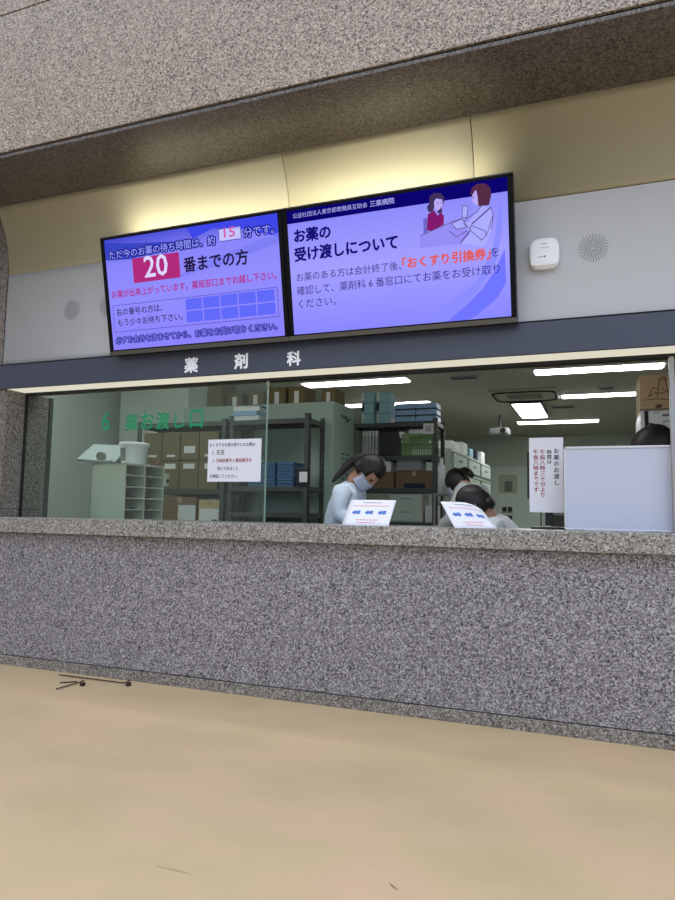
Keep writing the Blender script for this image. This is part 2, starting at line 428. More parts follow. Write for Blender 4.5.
# left screen
W0, W1, V0, V1 = .028, MW-.028, .031, MH-.017
def arcfill(F, mb, pts, h): F.shape(mb, pts, h, h+.0003)
mb = MB(); arcfill(F1, mb, [(W0, V1-.015), (W0, V1-.12), (.2, V1-.135), (.42, V1-.12), (.66, V1-.085), (.42, V1-.06), (.2, V1-.04)], .0011); put1(mb, 'dark_swoosh', E('swoosh_dark', 58, 70, 196), S1)
mb = MB(); arcfill(F1, mb, [(.62, V1), (.66, V1-.07), (.8, V1-.03), (1.0, V1-.06), (W1, V1-.13), (W1, V1)], .0012); put1(mb, 'bright_swoosh', E('swoosh_mid', 62, 72, 232), S1)
mb = MB(); arcfill(F1, mb, [(.5, .42), (.75, .5), (W1, .60), (W1, .545), (.8, .46)], .0012); put1(mb, 'pale_swoosh', E('swoosh_pale', 128, 128, 246), S1)
sp9 = ring(.0085, 10)
tl(F1, put1, S1, Z1, 'outline_text', E('navy', 26, 26, 140), 'ただ今のお薬の待ち時間は、約', 90, 200, 416, 178, .0018, .02, 1.0, sp9)
tl(F1, put1, S1, Z1, 'caption_text', E('lav', 150, 156, 255), 'ただ今のお薬の待ち時間は、約', 90, 200, 416, 178, .0022, .012)
tl(F1, put1, S1, Z1, 'outline_text', E('navy', 26, 26, 140), '分です。', 504, 141, 596, 132, .0018, .02, 1.0, sp9)
tl(F1, put1, S1, Z1, 'caption_text', E('lav', 150, 156, 255), '分です。', 504, 141, 596, 132, .0022, .012)
mb = MB(); a0, a1, b0, b1 = tilt_rect(F1, mb, Z1, (425, 121), (495, 149)); put1(mb, 'white_box', E('wbox', 196, 196, 255), S1)
mb = MB(); F1.line(mb, [(a0, b0), (a1, b0), (a1, b1), (a0, b1), (a0, b0)], .004, .0018); put1(mb, 'box_outline', E('navy2', 66, 62, 170), S1)
tl(F1, put1, S1, Z1, 'pink_number_text', E('pink', 205, 96, 168), '15', 443, 146, 476, 141, .002, .02, .8)
mb = MB(); tilt_rect(F1, mb, Z1, (160, 211), (309, 268)); put1(mb, 'red_block', E('red', 176, 44, 122), S1)
tl(F1, put1, S1, Z1, 'big_number_text', E('white', 222, 214, 255), '20', 200, 266, 271, 261, .002, .016, 1.0)
tl(F1, put1, S1, Z1, 'heading_text', E('black', 34, 26, 70), '番までの方', 320, 244, 517, 228, .002, .035, 1.05)
tl(F1, put1, S1, Z1, 'pink_text', E('pinkt', 172, 56, 150), 'お薬が出来上がっています。薬局窓口までお越し下さい。', 99, 330, 604, 272, .002, .03, 1.1)
mb = MB(); c = [F1.px(*Z1(*p)) for p in ((101, 358), (605, 296), (609, 388), (106, 437))]
a0, a1, b0, b1 = c[0][0], c[1][0], (c[2][1]+c[3][1])/2, (c[0][1]+c[1][1])/2
F1.line(mb, [(a0, b0), (a1, b0), (a1, b1), (a0, b1), (a0, b0)], .003, .0018); put1(mb, 'box_outline', E('navy2', 66, 62, 170), S1)
tl(F1, put1, S1, Z1, 'body_text', E('black', 34, 26, 70), '右の番号の方は、', 113, 384, 253, 371, .002, .01, 1.05)
tl(F1, put1, S1, Z1, 'body_text', E('black', 34, 26, 70), 'もう少々お待ち下さい。', 118, 416, 316, 398, .002, .01, 1.05)
cx0, cx1 = F1.px(*Z1(324, 370))[0], F1.px(*Z1(600, 345))[0]
ry1 = F1.px(*Z1(322, 333))[1]; ry0 = F1.px(*Z1(326, 409))[1]
mb = MB()
for i in range(5):
    for j in range(2):
        w = (cx1-cx0)/5; hh = (ry1-ry0)/2
        F1.rect(mb, cx0+w*i+.005, cx0+w*(i+1)-.003, ry0+hh*j+.004, ry0+hh*(j+1)-.004, .001, .0015)
put1(mb, 'blue_cells', E('cell', 98, 106, 250), S1)
tl(F1, put1, S1, Z1, 'outline_text', E('navy', 26, 26, 140), '必ずお会計を済ませてから、お薬をお受け取りください。', 112, 470, 606, 427, .0018, .02, 1.0, ring(.0055))
tl(F1, put1, S1, Z1, 'footer_text', E('lav2', 140, 140, 255), '必ずお会計を済ませてから、お薬をお受け取りください。', 112, 470, 606, 427, .0022, .0)
# right screen
mb = MB(); bt = (F2.px(*Z2(18, 175))[1]+F2.px(*Z2(612, 84))[1])/2; F2.rect(mb, W0, W1, bt, V1, .001, .0015); put2(mb, 'header_band', E('band', 12, 4, 110), S2)
tl(F2, put2, S2, Z2, 'header_text', E('hdr', 176, 172, 246), '公益社団法人東京都教職員互助会', 35, 157, 236, 127, .002, .0)
tl(F2, put2, S2, Z2, 'header_text', E('hdr', 176, 172, 246), '三楽病院', 243, 126, 309, 116, .002, .014)
tl(F2, put2, S2, Z2, 'heading_text', E('head', 24, 16, 116), 'お薬の', 40, 220, 137, 208, .002, .05)
tl(F2, put2, S2, Z2, 'heading_text', E('head', 24, 16, 116), '受け渡しについて', 41, 270, 318, 238, .002, .05, 1.05)
tl(F2, put2, S2, Z2, 'body_text', E('body', 44, 34, 120), 'お薬のある方は会計終了後、', 46, 325, 328, 296, .002, .0)
tl(F2, put2, S2, Z2, 'orange_text', E('orange', 226, 92, 92), '「おくすり引換券」', 332, 293, 568, 262, .002, .045)
tl(F2, put2, S2, Z2, 'body_text', E('body', 44, 34, 120), 'を', 569, 261, 592, 258, .002, .0)
tl(F2, put2, S2, Z2, 'body_text', E('body', 44, 34, 120), '確認して、薬剤科 6 番窓口にてお薬をお受け取り', 47, 366, 594, 302, .002, .0, 1.02)
tl(F2, put2, S2, Z2, 'body_text', E('body', 44, 34, 120), 'ください。', 51, 399, 152, 389, .002, .0)
q2 = lambda pts: [F2.px(*Z2(*p)) for p in pts]
mb = MB(); F2.shape(mb, q2([(448, 440), (500, 395), (545, 350), (580, 300), (607, 240), (611, 330), (585, 375), (530, 420), (490, 440)]), .0011); put2(mb, 'pale_swoosh', E('swoosh_r', 112, 118, 255), S2)
mb = MB(); F2.shape(mb, q2([(395, 442), (470, 375), (530, 330), (575, 240), (592, 110), (602, 108), (598, 200), (580, 290), (520, 370), (440, 440)]), .0012); put2(mb, 'pale_swoosh', E('swoosh_r2', 140, 142, 255), S2)
# the drawing of the two women on the right screen (zoom frame: 410,175 + /6.136)
Z3 = lambda x, y: (410+x/6.136, 175+y/6.136)
q3 = lambda pts: [F2.px(*Z3(*p)) for p in pts]
def fig(name, m, pts, h): 
    mb = MB(); F2.shape(mb, q3(pts), h); put2(mb, name, m, S2)
def ink(pts, w=.0035, h=.0034, name='drawn_outline', m=None):
    mb = MB(); F2.line(mb, q3(pts), w, h); put2(mb, name, m or E('ink', 92, 76, 140), S2)
WHT = E('drawn_white', 172, 172, 255); DSK = E('drawn_desk', 150, 142, 244)
fig('drawn_desk', DSK, [(62, 375), (250, 292), (345, 262), (395, 350), (330, 420), (62, 448)], .0016)
fig('drawn_chair', E('drawn_chair', 110, 104, 200), [(82, 270), (105, 262), (110, 350), (84, 362)], .0016)
fig('drawn_hair', E('drawn_hair', 66, 50, 92), [(120, 130), (150, 110), (190, 112), (212, 140), (208, 180), (195, 190), (198, 232), (175, 235), (150, 200), (138, 228), (112, 225), (104, 195), (118, 175)], .0018)
fig('drawn_face', E('drawn_skin', 186, 170, 244), [(148, 165), (160, 145), (196, 150), (205, 175), (190, 205), (168, 222), (150, 205)], .0022)
fig('drawn_red_top', E('drawn_top', 130, 26, 110), [(110, 240), (148, 218), (170, 250), (188, 228), (208, 250), (208, 305), (130, 345), (104, 340)], .0024)
fig('drawn_coat', WHT, [(360, 290), (410, 225), (440, 190), (495, 200), (512, 240), (500, 330), (470, 420), (440, 440), (310, 420), (370, 360), (330, 290)], .0018)
fig('drawn_face', E('drawn_skin', 186, 170, 244), [(382, 125), (400, 90), (440, 110), (430, 195), (400, 180), (384, 165)], .0022)
fig('drawn_brown_hair', E('drawn_brown', 84, 44, 70), [(368, 120), (380, 80), (410, 56), (460, 52), (492, 75), (500, 120), (485, 185), (420, 192), (415, 130), (405, 90), (385, 120)], .0024)
fig('drawn_paper', WHT, [(256, 298), (320, 270), (352, 318), (285, 335)], .002)
fig('drawn_bottle', WHT, [(322, 190), (358, 192), (350, 262), (320, 262)], .0022)
ink([(62, 375), (250, 292), (320, 268)]); ink([(256, 298), (320, 270), (352, 318), (285, 335), (256, 298)])
ink([(322, 190), (358, 192), (350, 262), (320, 262), (322, 190)]); ink([(440, 190), (412, 228), (345, 270), (330, 300), (370, 330)])
ink([(495, 200), (380, 302)], .007); ink([(512, 240), (470, 370), (440, 400), (370, 340), (375, 310), (462, 345), (470, 370)]); ink([(495, 200), (512, 240), (500, 330)])
ink([(370, 340), (310, 420)], .006); ink([(243, 345), (285, 380), (350, 345)])
for x, y in ((172, 172), (193, 170), (388, 138)): fig('drawn_eye', E('ink', 92, 76, 140), [(x-3, y-4), (x+3, y-4), (x+3, y+5), (x-3, y+5)], .0027)
#==WALLBITS==
# ------------------------------------------------------------------ small things on the upper wall
d = thing('wall_device', 'rounded white plastic device with a small black dot beside the monitor edge', 'wall device', (-.244, 0, 2.335))
def squircle(mb, w, h, y0, y1, n=40, e=4.5, cz=0, taper=1):
    rings = []
    for y, s_ in ((y0, 1), (y0+(y1-y0)*.7, 1), (y0+(y1-y0)*.93, .96), (y1, taper)):
        rr = []
        for k in range(n):
            a = 2*math.pi*k/n; c_, s2 = math.cos(a), math.sin(a)
            rr.append(mb.bm.verts.new((w*s_*math.copysign(abs(c_)**(2/e), c_), y, cz+h*s_*math.copysign(abs(s2)**(2/e), s2))))
        rings.append(rr)
    for a, b in zip(rings, rings[1:]):
        for k in range(n): mb.bm.faces.new((a[k], a[(k+1) % n], b[(k+1) % n], b[k]))
    mb.bm.faces.new(rings[0]); mb.bm.faces.new(rings[-1][::-1])
    return mb
squircle(MB(), .073, .08, 0, -.04, e=3.6, taper=.84).build('housing', M_WHITE, d, True)
squircle(MB(), .066, .034, -.0385, -.048, cz=-.034, taper=.9).build('lower_cover', M_WHITE, d, True)
MB().cyl((.004, -.047, -.022), (.004, -.0495, -.022), .004).build('indicator', M_DARK, d)
mb = MB(); mb.box(-.03, 0, -.0485, -.047, -.024, -.021); mb.build('printed_line', M_INKGREY, d)
mb = MB(); mb.box(-.012, .014, -.0412, -.038, .045, .048); mb.box(-.018, .026, -.0412, -.038, .026, .0275); mb.build('printed_line', M_INKGREY, d)
def speaker(x, z, r, label, spokes=28):
    mb = MB()
    for k in range(spokes):
        for j in range(8):
            if j < 3 and k % 2 or j < 1 and k % 4: continue
            a = 2*math.pi*k/spokes; rr = r*(.16+.84*j/7)
            c_ = Vector((x+rr*math.cos(a), 0, z+rr*math.sin(a)))
            mb.cyl(c_+Vector((0, .004, 0)), c_+Vector((0, -.0006, 0)), .0026, n=6)
    o = mb.build('speaker_grille', M_INK, at=(x, 0, z))
    return tag(o, label, 'speaker', 'perforated speaker grilles in the white wall')
speaker(-.015, 2.345, .068, 'round perforated speaker grille beside the rounded white wall device')
speaker(-3.256, 2.336, .066, 'round perforated speaker grille wholly clear of the monitor at the wall end')
speaker(-2.96, 2.336, .066, 'round perforated speaker grille half hidden behind the edge of the screen reading 20')
# two dark bent rods on the floor
def rod(name, pts, blk, label):
    t = thing(name, label, 'rod', (blk[0], blk[1], 0), 0, 'dark rods on the floor')
    o = Vector((blk[0], blk[1], 0))
    MB().tube([Vector(p)-o for p in pts], .0035, 8).build('rod_shaft', M_ROD, t, True)
    MB().box(-.011, .011, -.013, .013, 0, .02, .003).build('end_block', M_ROD, t)
    return t
def fl(px, py, z=.008): p = P(px, py, Z=0); return Vector((p.x, p.y, z))
b1 = fl(128.5, 686); rod('floor_rod', [fl(59, 676), fl(90, 680), fl(124, 684.3), b1+Vector((0, .012, .02))], b1, 'long thin dark rod with a block end lying near the granite base')
b2 = fl(82.5, 686); rod('floor_rod', [fl(56, 690.5), fl(68, 687), fl(79, 683.8), b2+Vector((0, .012, .02))], b2, 'shorter dark rod with a block end, lying further out from the granite base')
tag(MB().tube([fl(60, 683.5, .005), fl(70, 683, .005), fl(77, 682.3, .005)], .004, 6).build('floor_stick', M_ROD), 'very short thin brown stick between the two dark rods', 'stick')
for i, (lab, a, b) in enumerate((('faint grey scratch sliver on the beige floor, the longer one', (155, 866), (190, 874)), ('tiny dark sliver on the beige floor, the shorter one', (389, 883), (398, 891)))):
    p, q = P(*a, Z=0), P(*b, Z=0); d_ = (q-p).normalized(); n_ = Vector((-d_.y, d_.x, 0))*(.004 if i else .003)
    o = MB().poly([Vector((0, 0, 0)), (q-p)/2-n_, q-p, (q-p)/2+n_], (0, 0, .0015)).build('floor_scrap', mat('scrap%d' % i, rgb(170, 146, 114) if not i else rgb(150, 124, 92), .8)); o.location = p; tag(o, lab, 'scrap')
sc_.bm.free()
#==WINDOW==
# ------------------------------------------------------------------ glazing
w1 = thing('window_1', None, None); struct(w1)
MB().box(-3.775, -1.872, .166, .174, .962, 1.815).build('glass_pane', M_GLASS, w1)
MB().box(-1.874, -1.868, .164, .176, .96, 1.80).build('glass_edge', mat('glass_edge', rgb(120, 150, 142), .2), w1)
MB().box(-1.877, -1.865, .160, .180, 1.78, 1.812).build('glass_clamp', M_ALU, w1)
MB().box(-3.785, -3.77, .16, .18, .958, 1.82).build('channel', M_BLACK, w1)
MB().box(-3.785, -3.765, .38, .41, .958, 1.83).build('inner_frame', mat('dark_frame', rgb(40, 48, 44), .5), w1)
MB().box(.320, .344, .15, .185, .958, 1.812, .003).build('frame_post', M_ALU, w1)
# green lettering on the glass pane (top-level: it is a sign)
FG = Frame((0, .1655, 0), (1, 0, 0), (0, 0, 1))
gs = thing('window_lettering', 'green counter number and lettering on the left glass pane', 'lettering', (-2.7, .1655, 1.5))
def put_at(mb, name, m, t, fix=False):
    for v in mb.bm.verts: v.co -= t.location
    return mb.build(name, m, t, fix=fix)
for ch, xa, xe, yb_ in (('6', 101.5, 109.6, 430.3), ('薬', 125.2, 137.2, 429.2), ('お', 140.8, 153.5, 428.6), ('渡', 156.0, 169.0, 427.8), ('し', 174.5, 184.5, 427.0), ('口', 189.8, 202.4, 426.4)):
    mb = MB(); a0, b = FG.px(xa, yb_); a1, _ = FG.px(xe, yb_)
    FG.text(mb, ch, a0, a1, b, .0008, .008 if ch == '6' else .03, 1.12 if ch != 'し' else .98)
    put_at(mb, 'green_character', M_LETTER, gs)
# notice taped on the glass
def sheet(F, t, a0, a1, b0, b1, th=.001, m=M_PAPER, name='paper'):
    mb = MB(); F.rect(mb, a0, a1, b0, b1, -th, 0); return put_at(mb, name, m, t, True)
nt_ = thing('paper_notice', 'landscape white notice with black and red lines taped to the glass', 'notice', (-2.085, .161, 1.33))
FN = Frame((-2.085, .161, 1.33), (1, 0, 0), (0, 0, 1))
sheet(FN, nt_, -.185, .185, -.127, .134)
ZN = lambda x, y: (205+x/5.19, 385+y/5.19)
for txt, x0, x1, y, m, nm, bd in (('おくすりをお受け取りになる際は', 25, 260, 320, M_INK, 'black_text', .02), ('1. 氏名', 40, 99, 361, M_INK, 'black_text', .02), ('2. 引換券番号と薬袋番号が', 40, 243, 401, M_RED, 'red_text', .02),
                              ('同じであること', 65, 172, 441, M_INK, 'black_text', .02), ('を確認してください。', 24, 168, 481, M_INK, 'black_text', .02)):
    mb = MB(); a0, b = FN.px(*ZN(x0, y)); a1, _ = FN.px(*ZN(x1, y)); FN.text(mb, txt, a0, a1, b, .0006, bd, 1.15); put_at(mb, nm, m, nt_)
# back of a desktop monitor with a vertical notice taped on
cm = thing('desktop_monitor', 'black desktop monitor turned away behind the vertical white notice', 'monitor', (-.262, .34, .958))
MB().box(-.108, .108, -.012, .03, .16, .415, .006).build('housing', M_DARK, cm)
MB().box(-.02, .02, .03, .05, .02, .25, .004).build('stand_neck', M_DARK, cm)
MB().box(-.09, .09, -.03, .12, 0, .012, .004).build('stand_base', M_DARK, cm)
MB().box(-.06, .06, .03, .055, .2, .34, .006).build('rear_cover', M_DARK, cm)
vn = thing('vertical_notice', 'tall white notice with vertical black and red writing on the desktop monitor', 'notice', (-.26, .322, 1.25))
FV = Frame((-.26, .322, 1.25), (1, 0, 0), (0, 0, 1))
a0, b1_ = FV.px(529, 438); a1, _ = FV.px(563, 438); _, b0_ = FV.px(546, 512.5)
sheet(FV, vn, a0, a1, b0_, b1_, .0012)
ZV = lambda x, y: (480+x/3.4615, 330+y/3.4615)
for txt, x, y0, y1, m, nm in (('お薬のお渡し', 264, 408, 540, M_INK, 'black_text'), ('時間は', 239.5, 414, 464, M_INK, 'black_text'), ('午前八時三十分より', 216, 413, 580, M_RED, 'red_text'), ('午後六時までです', 193, 413, 562, M_RED, 'red_text')):
    ca, top = FV.px(*ZV(x, y0)); _, bot = FV.px(*ZV(x, y1)); n_ = len(txt); st = (top-bot)/n_; mb = MB()
    for i, ch in enumerate(txt):
        vs, fs_ = glyphs(ch); s_ = min(st*.98, .029)
        for q_, (dx, dy) in enumerate(((0, 0), (.0007, 0), (-.0007, 0), (0, .0006))):
            mb.add([FV.at(ca+(v[0]-.5)*s_+dx, top-st*(i+.5)+(v[1]-.38)*s_+dy, .0006-q_*.00004) for v in vs], fs_)
    put_at(mb, nm, m, vn)
# white framed partition board
pb = thing('partition_board', 'blank white board in a silver frame standing on the counter end', 'board', (.07, .2, .958))
MB().box(-.238, .252, -.006, .006, .008, .415).build('panel', M_BOARD, pb)
mb = MB()
for r in ((-.245, -.234, 0, .425), (.248, .257, 0, .425), (-.245, .257, .413, .425), (-.245, .257, 0, .009)): mb.box(r[0], r[1], -.011, .011, r[2], r[3], .002)
mb.build('frame', mat('silver_frame', rgb(205, 208, 214), .4, .5), pb)
MB().box(-.2, -.15, -.05, .06, 0, .006).build('foot', M_ALU, pb); MB().box(.15, .2, -.05, .06, 0, .006).build('foot', M_ALU, pb)
# leaflets on slanted holders
def leaflet(o, e, tvec, w, h, label, curl=0):
    t = thing('leaflet', label, 'leaflet', o, 0, 'leaflets with three blue hands on the counter')
    e = Vector(e).normalized(); tv = Vector(tvec).normalized(); n = e.cross(tv)
    N = 8
    def pt(a, b, hh=0):
        c = curl*max(0, (a/w-.45))**2*(b/h)
        return e*a + tv*b + n*hh + Vector((0, 0, -c))
    def patch(mb, a0, a1, b0, b1, h0):
        v = [pt(a0+(a1-a0)*i/N, b0+(b1-b0)*j/N, h0) for j in range(N+1) for i in range(N+1)]
        mb.add(v, [(j*(N+1)+i, j*(N+1)+i+1, (j+1)*(N+1)+i+1, (j+1)*(N+1)+i) for j in range(N) for i in range(N)]); return mb
    p_ = patch(MB(), 0, w, 0, h, 0).build('paper', M_PAPER, t, True)
    so = p_.modifiers.new('solid', 'SOLIDIFY'); so.thickness = .0012; so.offset = -1
    for k in range(3):
        mb = MB(); cx = w*(.22+.28*k); cy = h*.5; s_ = h*.085
        arrow = [(-1.5, .0), (-.4, 1.0), (-.2, .45), (.6, .9), (1.5, .7), (1.2, .1), (1.5, -.5), (.8, -.9), (-.2, -.5), (-.5, -1.1)]
        mb.add([pt(cx+x*s_, cy+y*s_, .0012) for x, y in arrow], [tuple(range(len(arrow)))]); mb.build('blue_hand', M_BLUEINK, t, fix=False)
    mb = MB()
    for b_, a_, c_, m_ in ((.87, .3, .72, 0), (.74, .12, .9, 1), (.2, .26, .74, 1), (.1, .3, .7, 1)):
        mb2 = MB(); patch(mb2, w*a_, w*c_, h*b_, h*(b_+.025), .001); mb2.build('text_line', M_INKGREY if not m_ else M_PINKLINE, t, fix=False)
    mb.bm.free()
    # clear easel behind
    q = MB(); a = pt(w*.2, h*.6, -.004); b = Vector((a.x, a.y, 0))+Vector((n.x, n.y, 0))*-.05
    q.tube([a, b], .0025); a2 = pt(w*.8, h*.55, -.004); b2_ = Vector((a2.x, a2.y, 0))+Vector((n.x, n.y, 0))*-.05; q.tube([a2, b2_], .0025)
    q.build('wire_stand', M_ALU, t)
    return t
leaflet((-1.303, -.03, .96), (1, .0, 0), (.0, .72, .70), .262, .2, 'leaflet with three blue hands leaning straight back before the masked woman')
leaflet((-.69, -.035, .96), (.82, .57, 0), (-.50, .56, .68), .235, .2, 'curling leaflet with three blue hands turned askew before the seated dark-haired person', curl=.12)
#==INTERIOR==
# ------------------------------------------------------------------ the dispensary shell
ZC = 2.50; YBK = 9.35; XLW = -4.66; XRW = 2.6
struct(MB().box(-9, 8, .3, YBK+.2, -.1, 0).build('floor_dispensary', M_IFLOOR))
struct(MB().box(XLW-.2, XRW+.2, .3, YBK+.2, ZC, ZC+.12).build('ceiling', M_ICEIL))
struct(MB().box(XLW-.15, XLW, .3, YBK, 0, ZC).build('wall_left', M_ICOL))
struct(MB().box(XRW, XRW+.15, .3, YBK, 0, ZC).build('wall_right', M_IWALL))
struct(MB().box(XLW, XRW, YBK, YBK+.15, 0, ZC).build('wall_back', M_IWALL))
struct(MB().box(XLW-.15, -3.785, .24, .41, .0, ZC).build('wall_front_inner', M_IWALL))
struct(MB().box(-3.785, XRW+.15, .185, .3, 1.85, ZC).build('wall_above_opening', M_IWALL))
struct(MB().box(.9, XRW+.15, .19, .3, .958, 1.85).build('wall_front_end', M_IWALL))
struct(MB().box(-4.55, -3.74, 2.12, 3.0, 0, ZC).build('wall_column', M_ICOL))
struct(MB().box(-4.66, 2.6, 3.02, 3.05, ZC-.025, ZC).build('trim_ceiling_rail', mat('rail', rgb(110, 110, 102), .6)))
dr = thing('door_1', None, None); struct(dr)
MB().box(-2.25, .3, YBK-.04, YBK, 0, 1.93).build('door_leaf', M_LGREEN, dr)
MB().box(-1.02, -1.0, YBK-.045, YBK, 0, 1.93).build('door_gap', M_DARK, dr)
# ceiling lights
M_TUBE = emis('tube_glow', (1, 1, .98, 1), 13.5)
def tube_light(x0, x1, y, label, w=.2):
    L_ = x1-x0
    t = thing('fluorescent_light', label, 'ceiling light', ((x0+x1)/2, y, ZC+.003), 0, 'fluorescent strips on the dispensary ceiling')
    MB().box(-L_/2-.02, L_/2+.02, -w/2-.03, w/2+.03, -.02, 0, .003).build('housing', M_WHITE, t)
    MB().box(-L_/2, L_/2, -w/2, w/2, -.032, -.018, .004).build('diffuser', M_TUBE, t)
    return t
tube_light(-4.3, -2.9, .62, 'added unseen strip light over the pigeonhole sorter, hidden by the window head')  # this and the next are unseen, added to light the fronts indoors
tube_light(-1.9, -.4, .62, 'added unseen strip light over the aisle, hidden by the window head')
tube_light(-.6, .575, 3.59, 'strip light longest in view, right under the slate band')
tube_light(-3.15, -1.94, 3.59, 'strip light above the green cabinet, cut by the window head')
tube_light(-.42, .76, 5.12, 'middle one of the three strip lights before the brown carton', .17)
tube_light(-1.19, -.02, 7.4, 'farthest strip light, lowest of the three by the square light', .22)
tube_light(-3.2, -2.06, 5.12, 'strip light peeping over the green cabinet by the blue cartons', .17)
sq = thing('square_light', 'square bright panel light with dark rim on the dispensary ceiling', 'ceiling light', (-.88, 6.1, ZC))
MB().box(-.2, .2, -.66, .66, -.032, 0, .006).build('housing', M_DARK, sq)
MB().box(-.175, .175, -.635, .635, -.04, -.03, .003).build('diffuser', M_TUBE, sq)
ac = thing('air_conditioner', 'ceiling cassette air conditioner with a dark rounded slot outline', 'air conditioner', (-.835, 4.9, ZC))
MB().box(-.385, .385, -.36, .36, -.03, 0, .012).build('panel', M_ICEIL, ac)
mb = MB(); pts = []
for k in range(33):
    a = 2*math.pi*k/32; c_, s_ = math.cos(a), math.sin(a)
    pts.append((.36*math.copysign(abs(c_)**.35, c_), .33*math.copysign(abs(s_)**.35, s_), -.032))
mb.tube(pts, .014, 6).build('slot', M_BLACK, ac)
MB().box(-.2, .2, -.16, .16, -.036, -.028, .004).build('grille', mat('ac_grille', rgb(120, 118, 108), .7), ac)
def vent(x, y, label, w=.3, d_=.13):
    t = thing('ceiling_vent', label, 'vent', (x, y, ZC), 0, 'small grey vents on the dispensary ceiling')
    MB().box(-w/2, w/2, -d_/2, d_/2, -.015, 0, .003).build('frame', M_GREY, t)
    mb = MB()
    for k in range(4): mb.box(-w/2+.02, w/2-.02, -d_/2+.02+k*(d_-.04)/4, -d_/2+.032+k*(d_-.04)/4, -.02, -.012)
    mb.build('slats', M_DARK, t)
p = P(464, 377, Z=ZC); vent(p.x, p.y, 'ceiling vent above the rack with blue bundles')
p = P(563, 406.5, Z=ZC); vent(p.x, p.y, 'dark ceiling vent beside the square light', .3, .16)
p = P(606, 388, Z=ZC); vent(p.x, p.y, 'ceiling vent between the two front strip lights', .18, .14)
p = P(500, 415, Z=ZC); py_ = p.y
cu_ = thing('ceiling_projector', 'small grey unit hanging on a rod from the dispensary ceiling', 'ceiling unit', (p.x, p.y, ZC))
MB().cyl((0, 0, 0), (0, 0, -.2), .015).build('rod', M_DARK, cu_)
MB().box(-.14, .14, -.16, .12, -.3, -.2, .03).build('body', M_GREY, cu_)
MB().cyl((.06, -.17, -.25), (.06, -.15, -.25), .04).build('lens', M_DARK, cu_)
#==FURN==
# ------------------------------------------------------------------ furniture helpers
def rack(x0, x1, y0, y1, shelves, h, label):
    t = thing('steel_rack', label, 'rack', ((x0+x1)/2, (y0+y1)/2, 0), 0, 'dark steel racks')
    hx, hy = (x1-x0)/2, (y1-y0)/2; s_ = .042
    for sx in (-1, 1):
        for sy in (-1, 1):
            mb = MB(); X = sx*hx; Y = sy*hy
            mb.box(min(X, X-sx*s_), max(X, X-sx*s_), min(Y, Y-sy*.004), max(Y, Y-sy*.004), 0, h)
            mb.box(min(X, X-sx*.004), max(X, X-sx*.004), min(Y, Y-sy*s_), max(Y, Y-sy*s_), 0, h)
            mb.build('upright', M_RACK, t)
            hb = MB()
            for k in range(int(h/.06)):
                z = .04+k*.06
                hb.box(X-sx*.003-.0025, X-sx*.003+.0035*sx+.0025, Y-sy*.024-.006, Y-sy*.024+.006, z, z+.028)
            hb.build('slot_holes', M_BLACK, t)
    for z in shelves:
        mb = MB(); mb.box(-hx+.006, hx-.006, -hy+.006, hy-.006, z-.006, z)
        for sy in (-1, 1): mb.box(-hx+.006, hx-.006, sy*(hy-.006)-.003, sy*(hy-.006)+.003, z-.04, z-.0005)
        for sx in (-1, 1): mb.box(sx*(hx-.008)-.003, sx*(hx-.008)+.003, -hy+.006, hy-.006, z-.04, z-.0005)
        mb.build('shelf', M_RACK, t)
    return t
def carton(x, y, z, w, d_, h, label, m, group=None, rz=0, lab=None, tape=True, cat='box', name='carton'):
    if not tape and not lab:
        t = MB().box(-w/2, w/2, -d_/2, d_/2, 0, h, .003).build(name, m); t.location = (x, y, z); t.rotation_euler = (0, 0, rz)
        return tag(t, label, cat, group)
    t = thing(name, label, cat, (x, y, z), rz, group)
    MB().box(-w/2, w/2, -d_/2, d_/2, 0, h, .003).build('body', m, t)
    mb = MB()
    if tape: mb.box(-.02, .02, -d_/2-.0012, d_/2+.0012, h*.0+h-.05, h+.0012) ; mb.build('tape', mat('tape', rgb(176, 158, 118), .4), t)
    else: mb.bm.free()
    if lab:
        a0, a1, b0, b1 = lab
        MB().box(a0*w-w/2, a1*w-w/2, -d_/2-.0015, -d_/2, b0*h, b1*h).build('label', M_LABEL, t)
    return t
# racks A, B (in front of the green cabinet) and C
RA = rack(-3.92, -3.0, 1.6, 1.94, (.3, .86, 1.21, 1.8), 1.82, 'dark steel rack holding olive cartons behind the green lettering')
RB = rack(-2.97, -2.22, 1.6, 1.94, (.3, .80, 1.02, 1.235, 1.8), 1.84, 'dark steel rack holding blue trays before the green cabinet')
RC = rack(-2.28, -1.42, 2.75, 3.1, (.35, .95, 1.27, 1.58, 1.9), 1.93, 'dark steel rack topped with pale blue cartons behind the masked woman')
# olive cartons on rack A: two rows of four
k = 0
names = ['first', 'second', 'third', 'fourth']
for j in range(2):
    for i in range(4):
        lb = (.3, .75, .12, .2) if (i, j) not in ((2, 1), (2, 0), (1, 0)) else (.2, .8, .25, .5)
        if j == 0: lb = (lb[0], lb[1], .72, .9)
        carton(-3.775+.197*i, 1.76, 1.211+j*.256, .19, .26, .25, '%s olive carton from the bucket end in the %s row on the rack' % (names[i], ('lower', 'upper')[j]), M_OLIVE, 'olive cartons on the rack', lab=lb, tape=False)
# brown cartons on the shelf below
for x, w, h, m, lb, lab in ((-3.74, .2, .27, M_BROWN, (.3, .8, .3, .9), 'brown carton beside the pigeonhole sorter on the low rack shelf'), (-3.455, .34, .28, M_BROWN, (.46, .98, .25, .75), 'wide brown carton with a large white shipping label on the low rack shelf'),
                     (-3.15, .22, .26, M_KRAFT, (.05, .92, .06, .7), 'tan carton with a white label and black square on the low rack shelf')):
    c_ = carton(x, 1.72, .861, w, .2, h, lab, m, None, lab=lb)
    if m is M_KRAFT: MB().box(.03, .08, -.1025, -.1014, .03, .09).build('black_square', M_INK, c_)
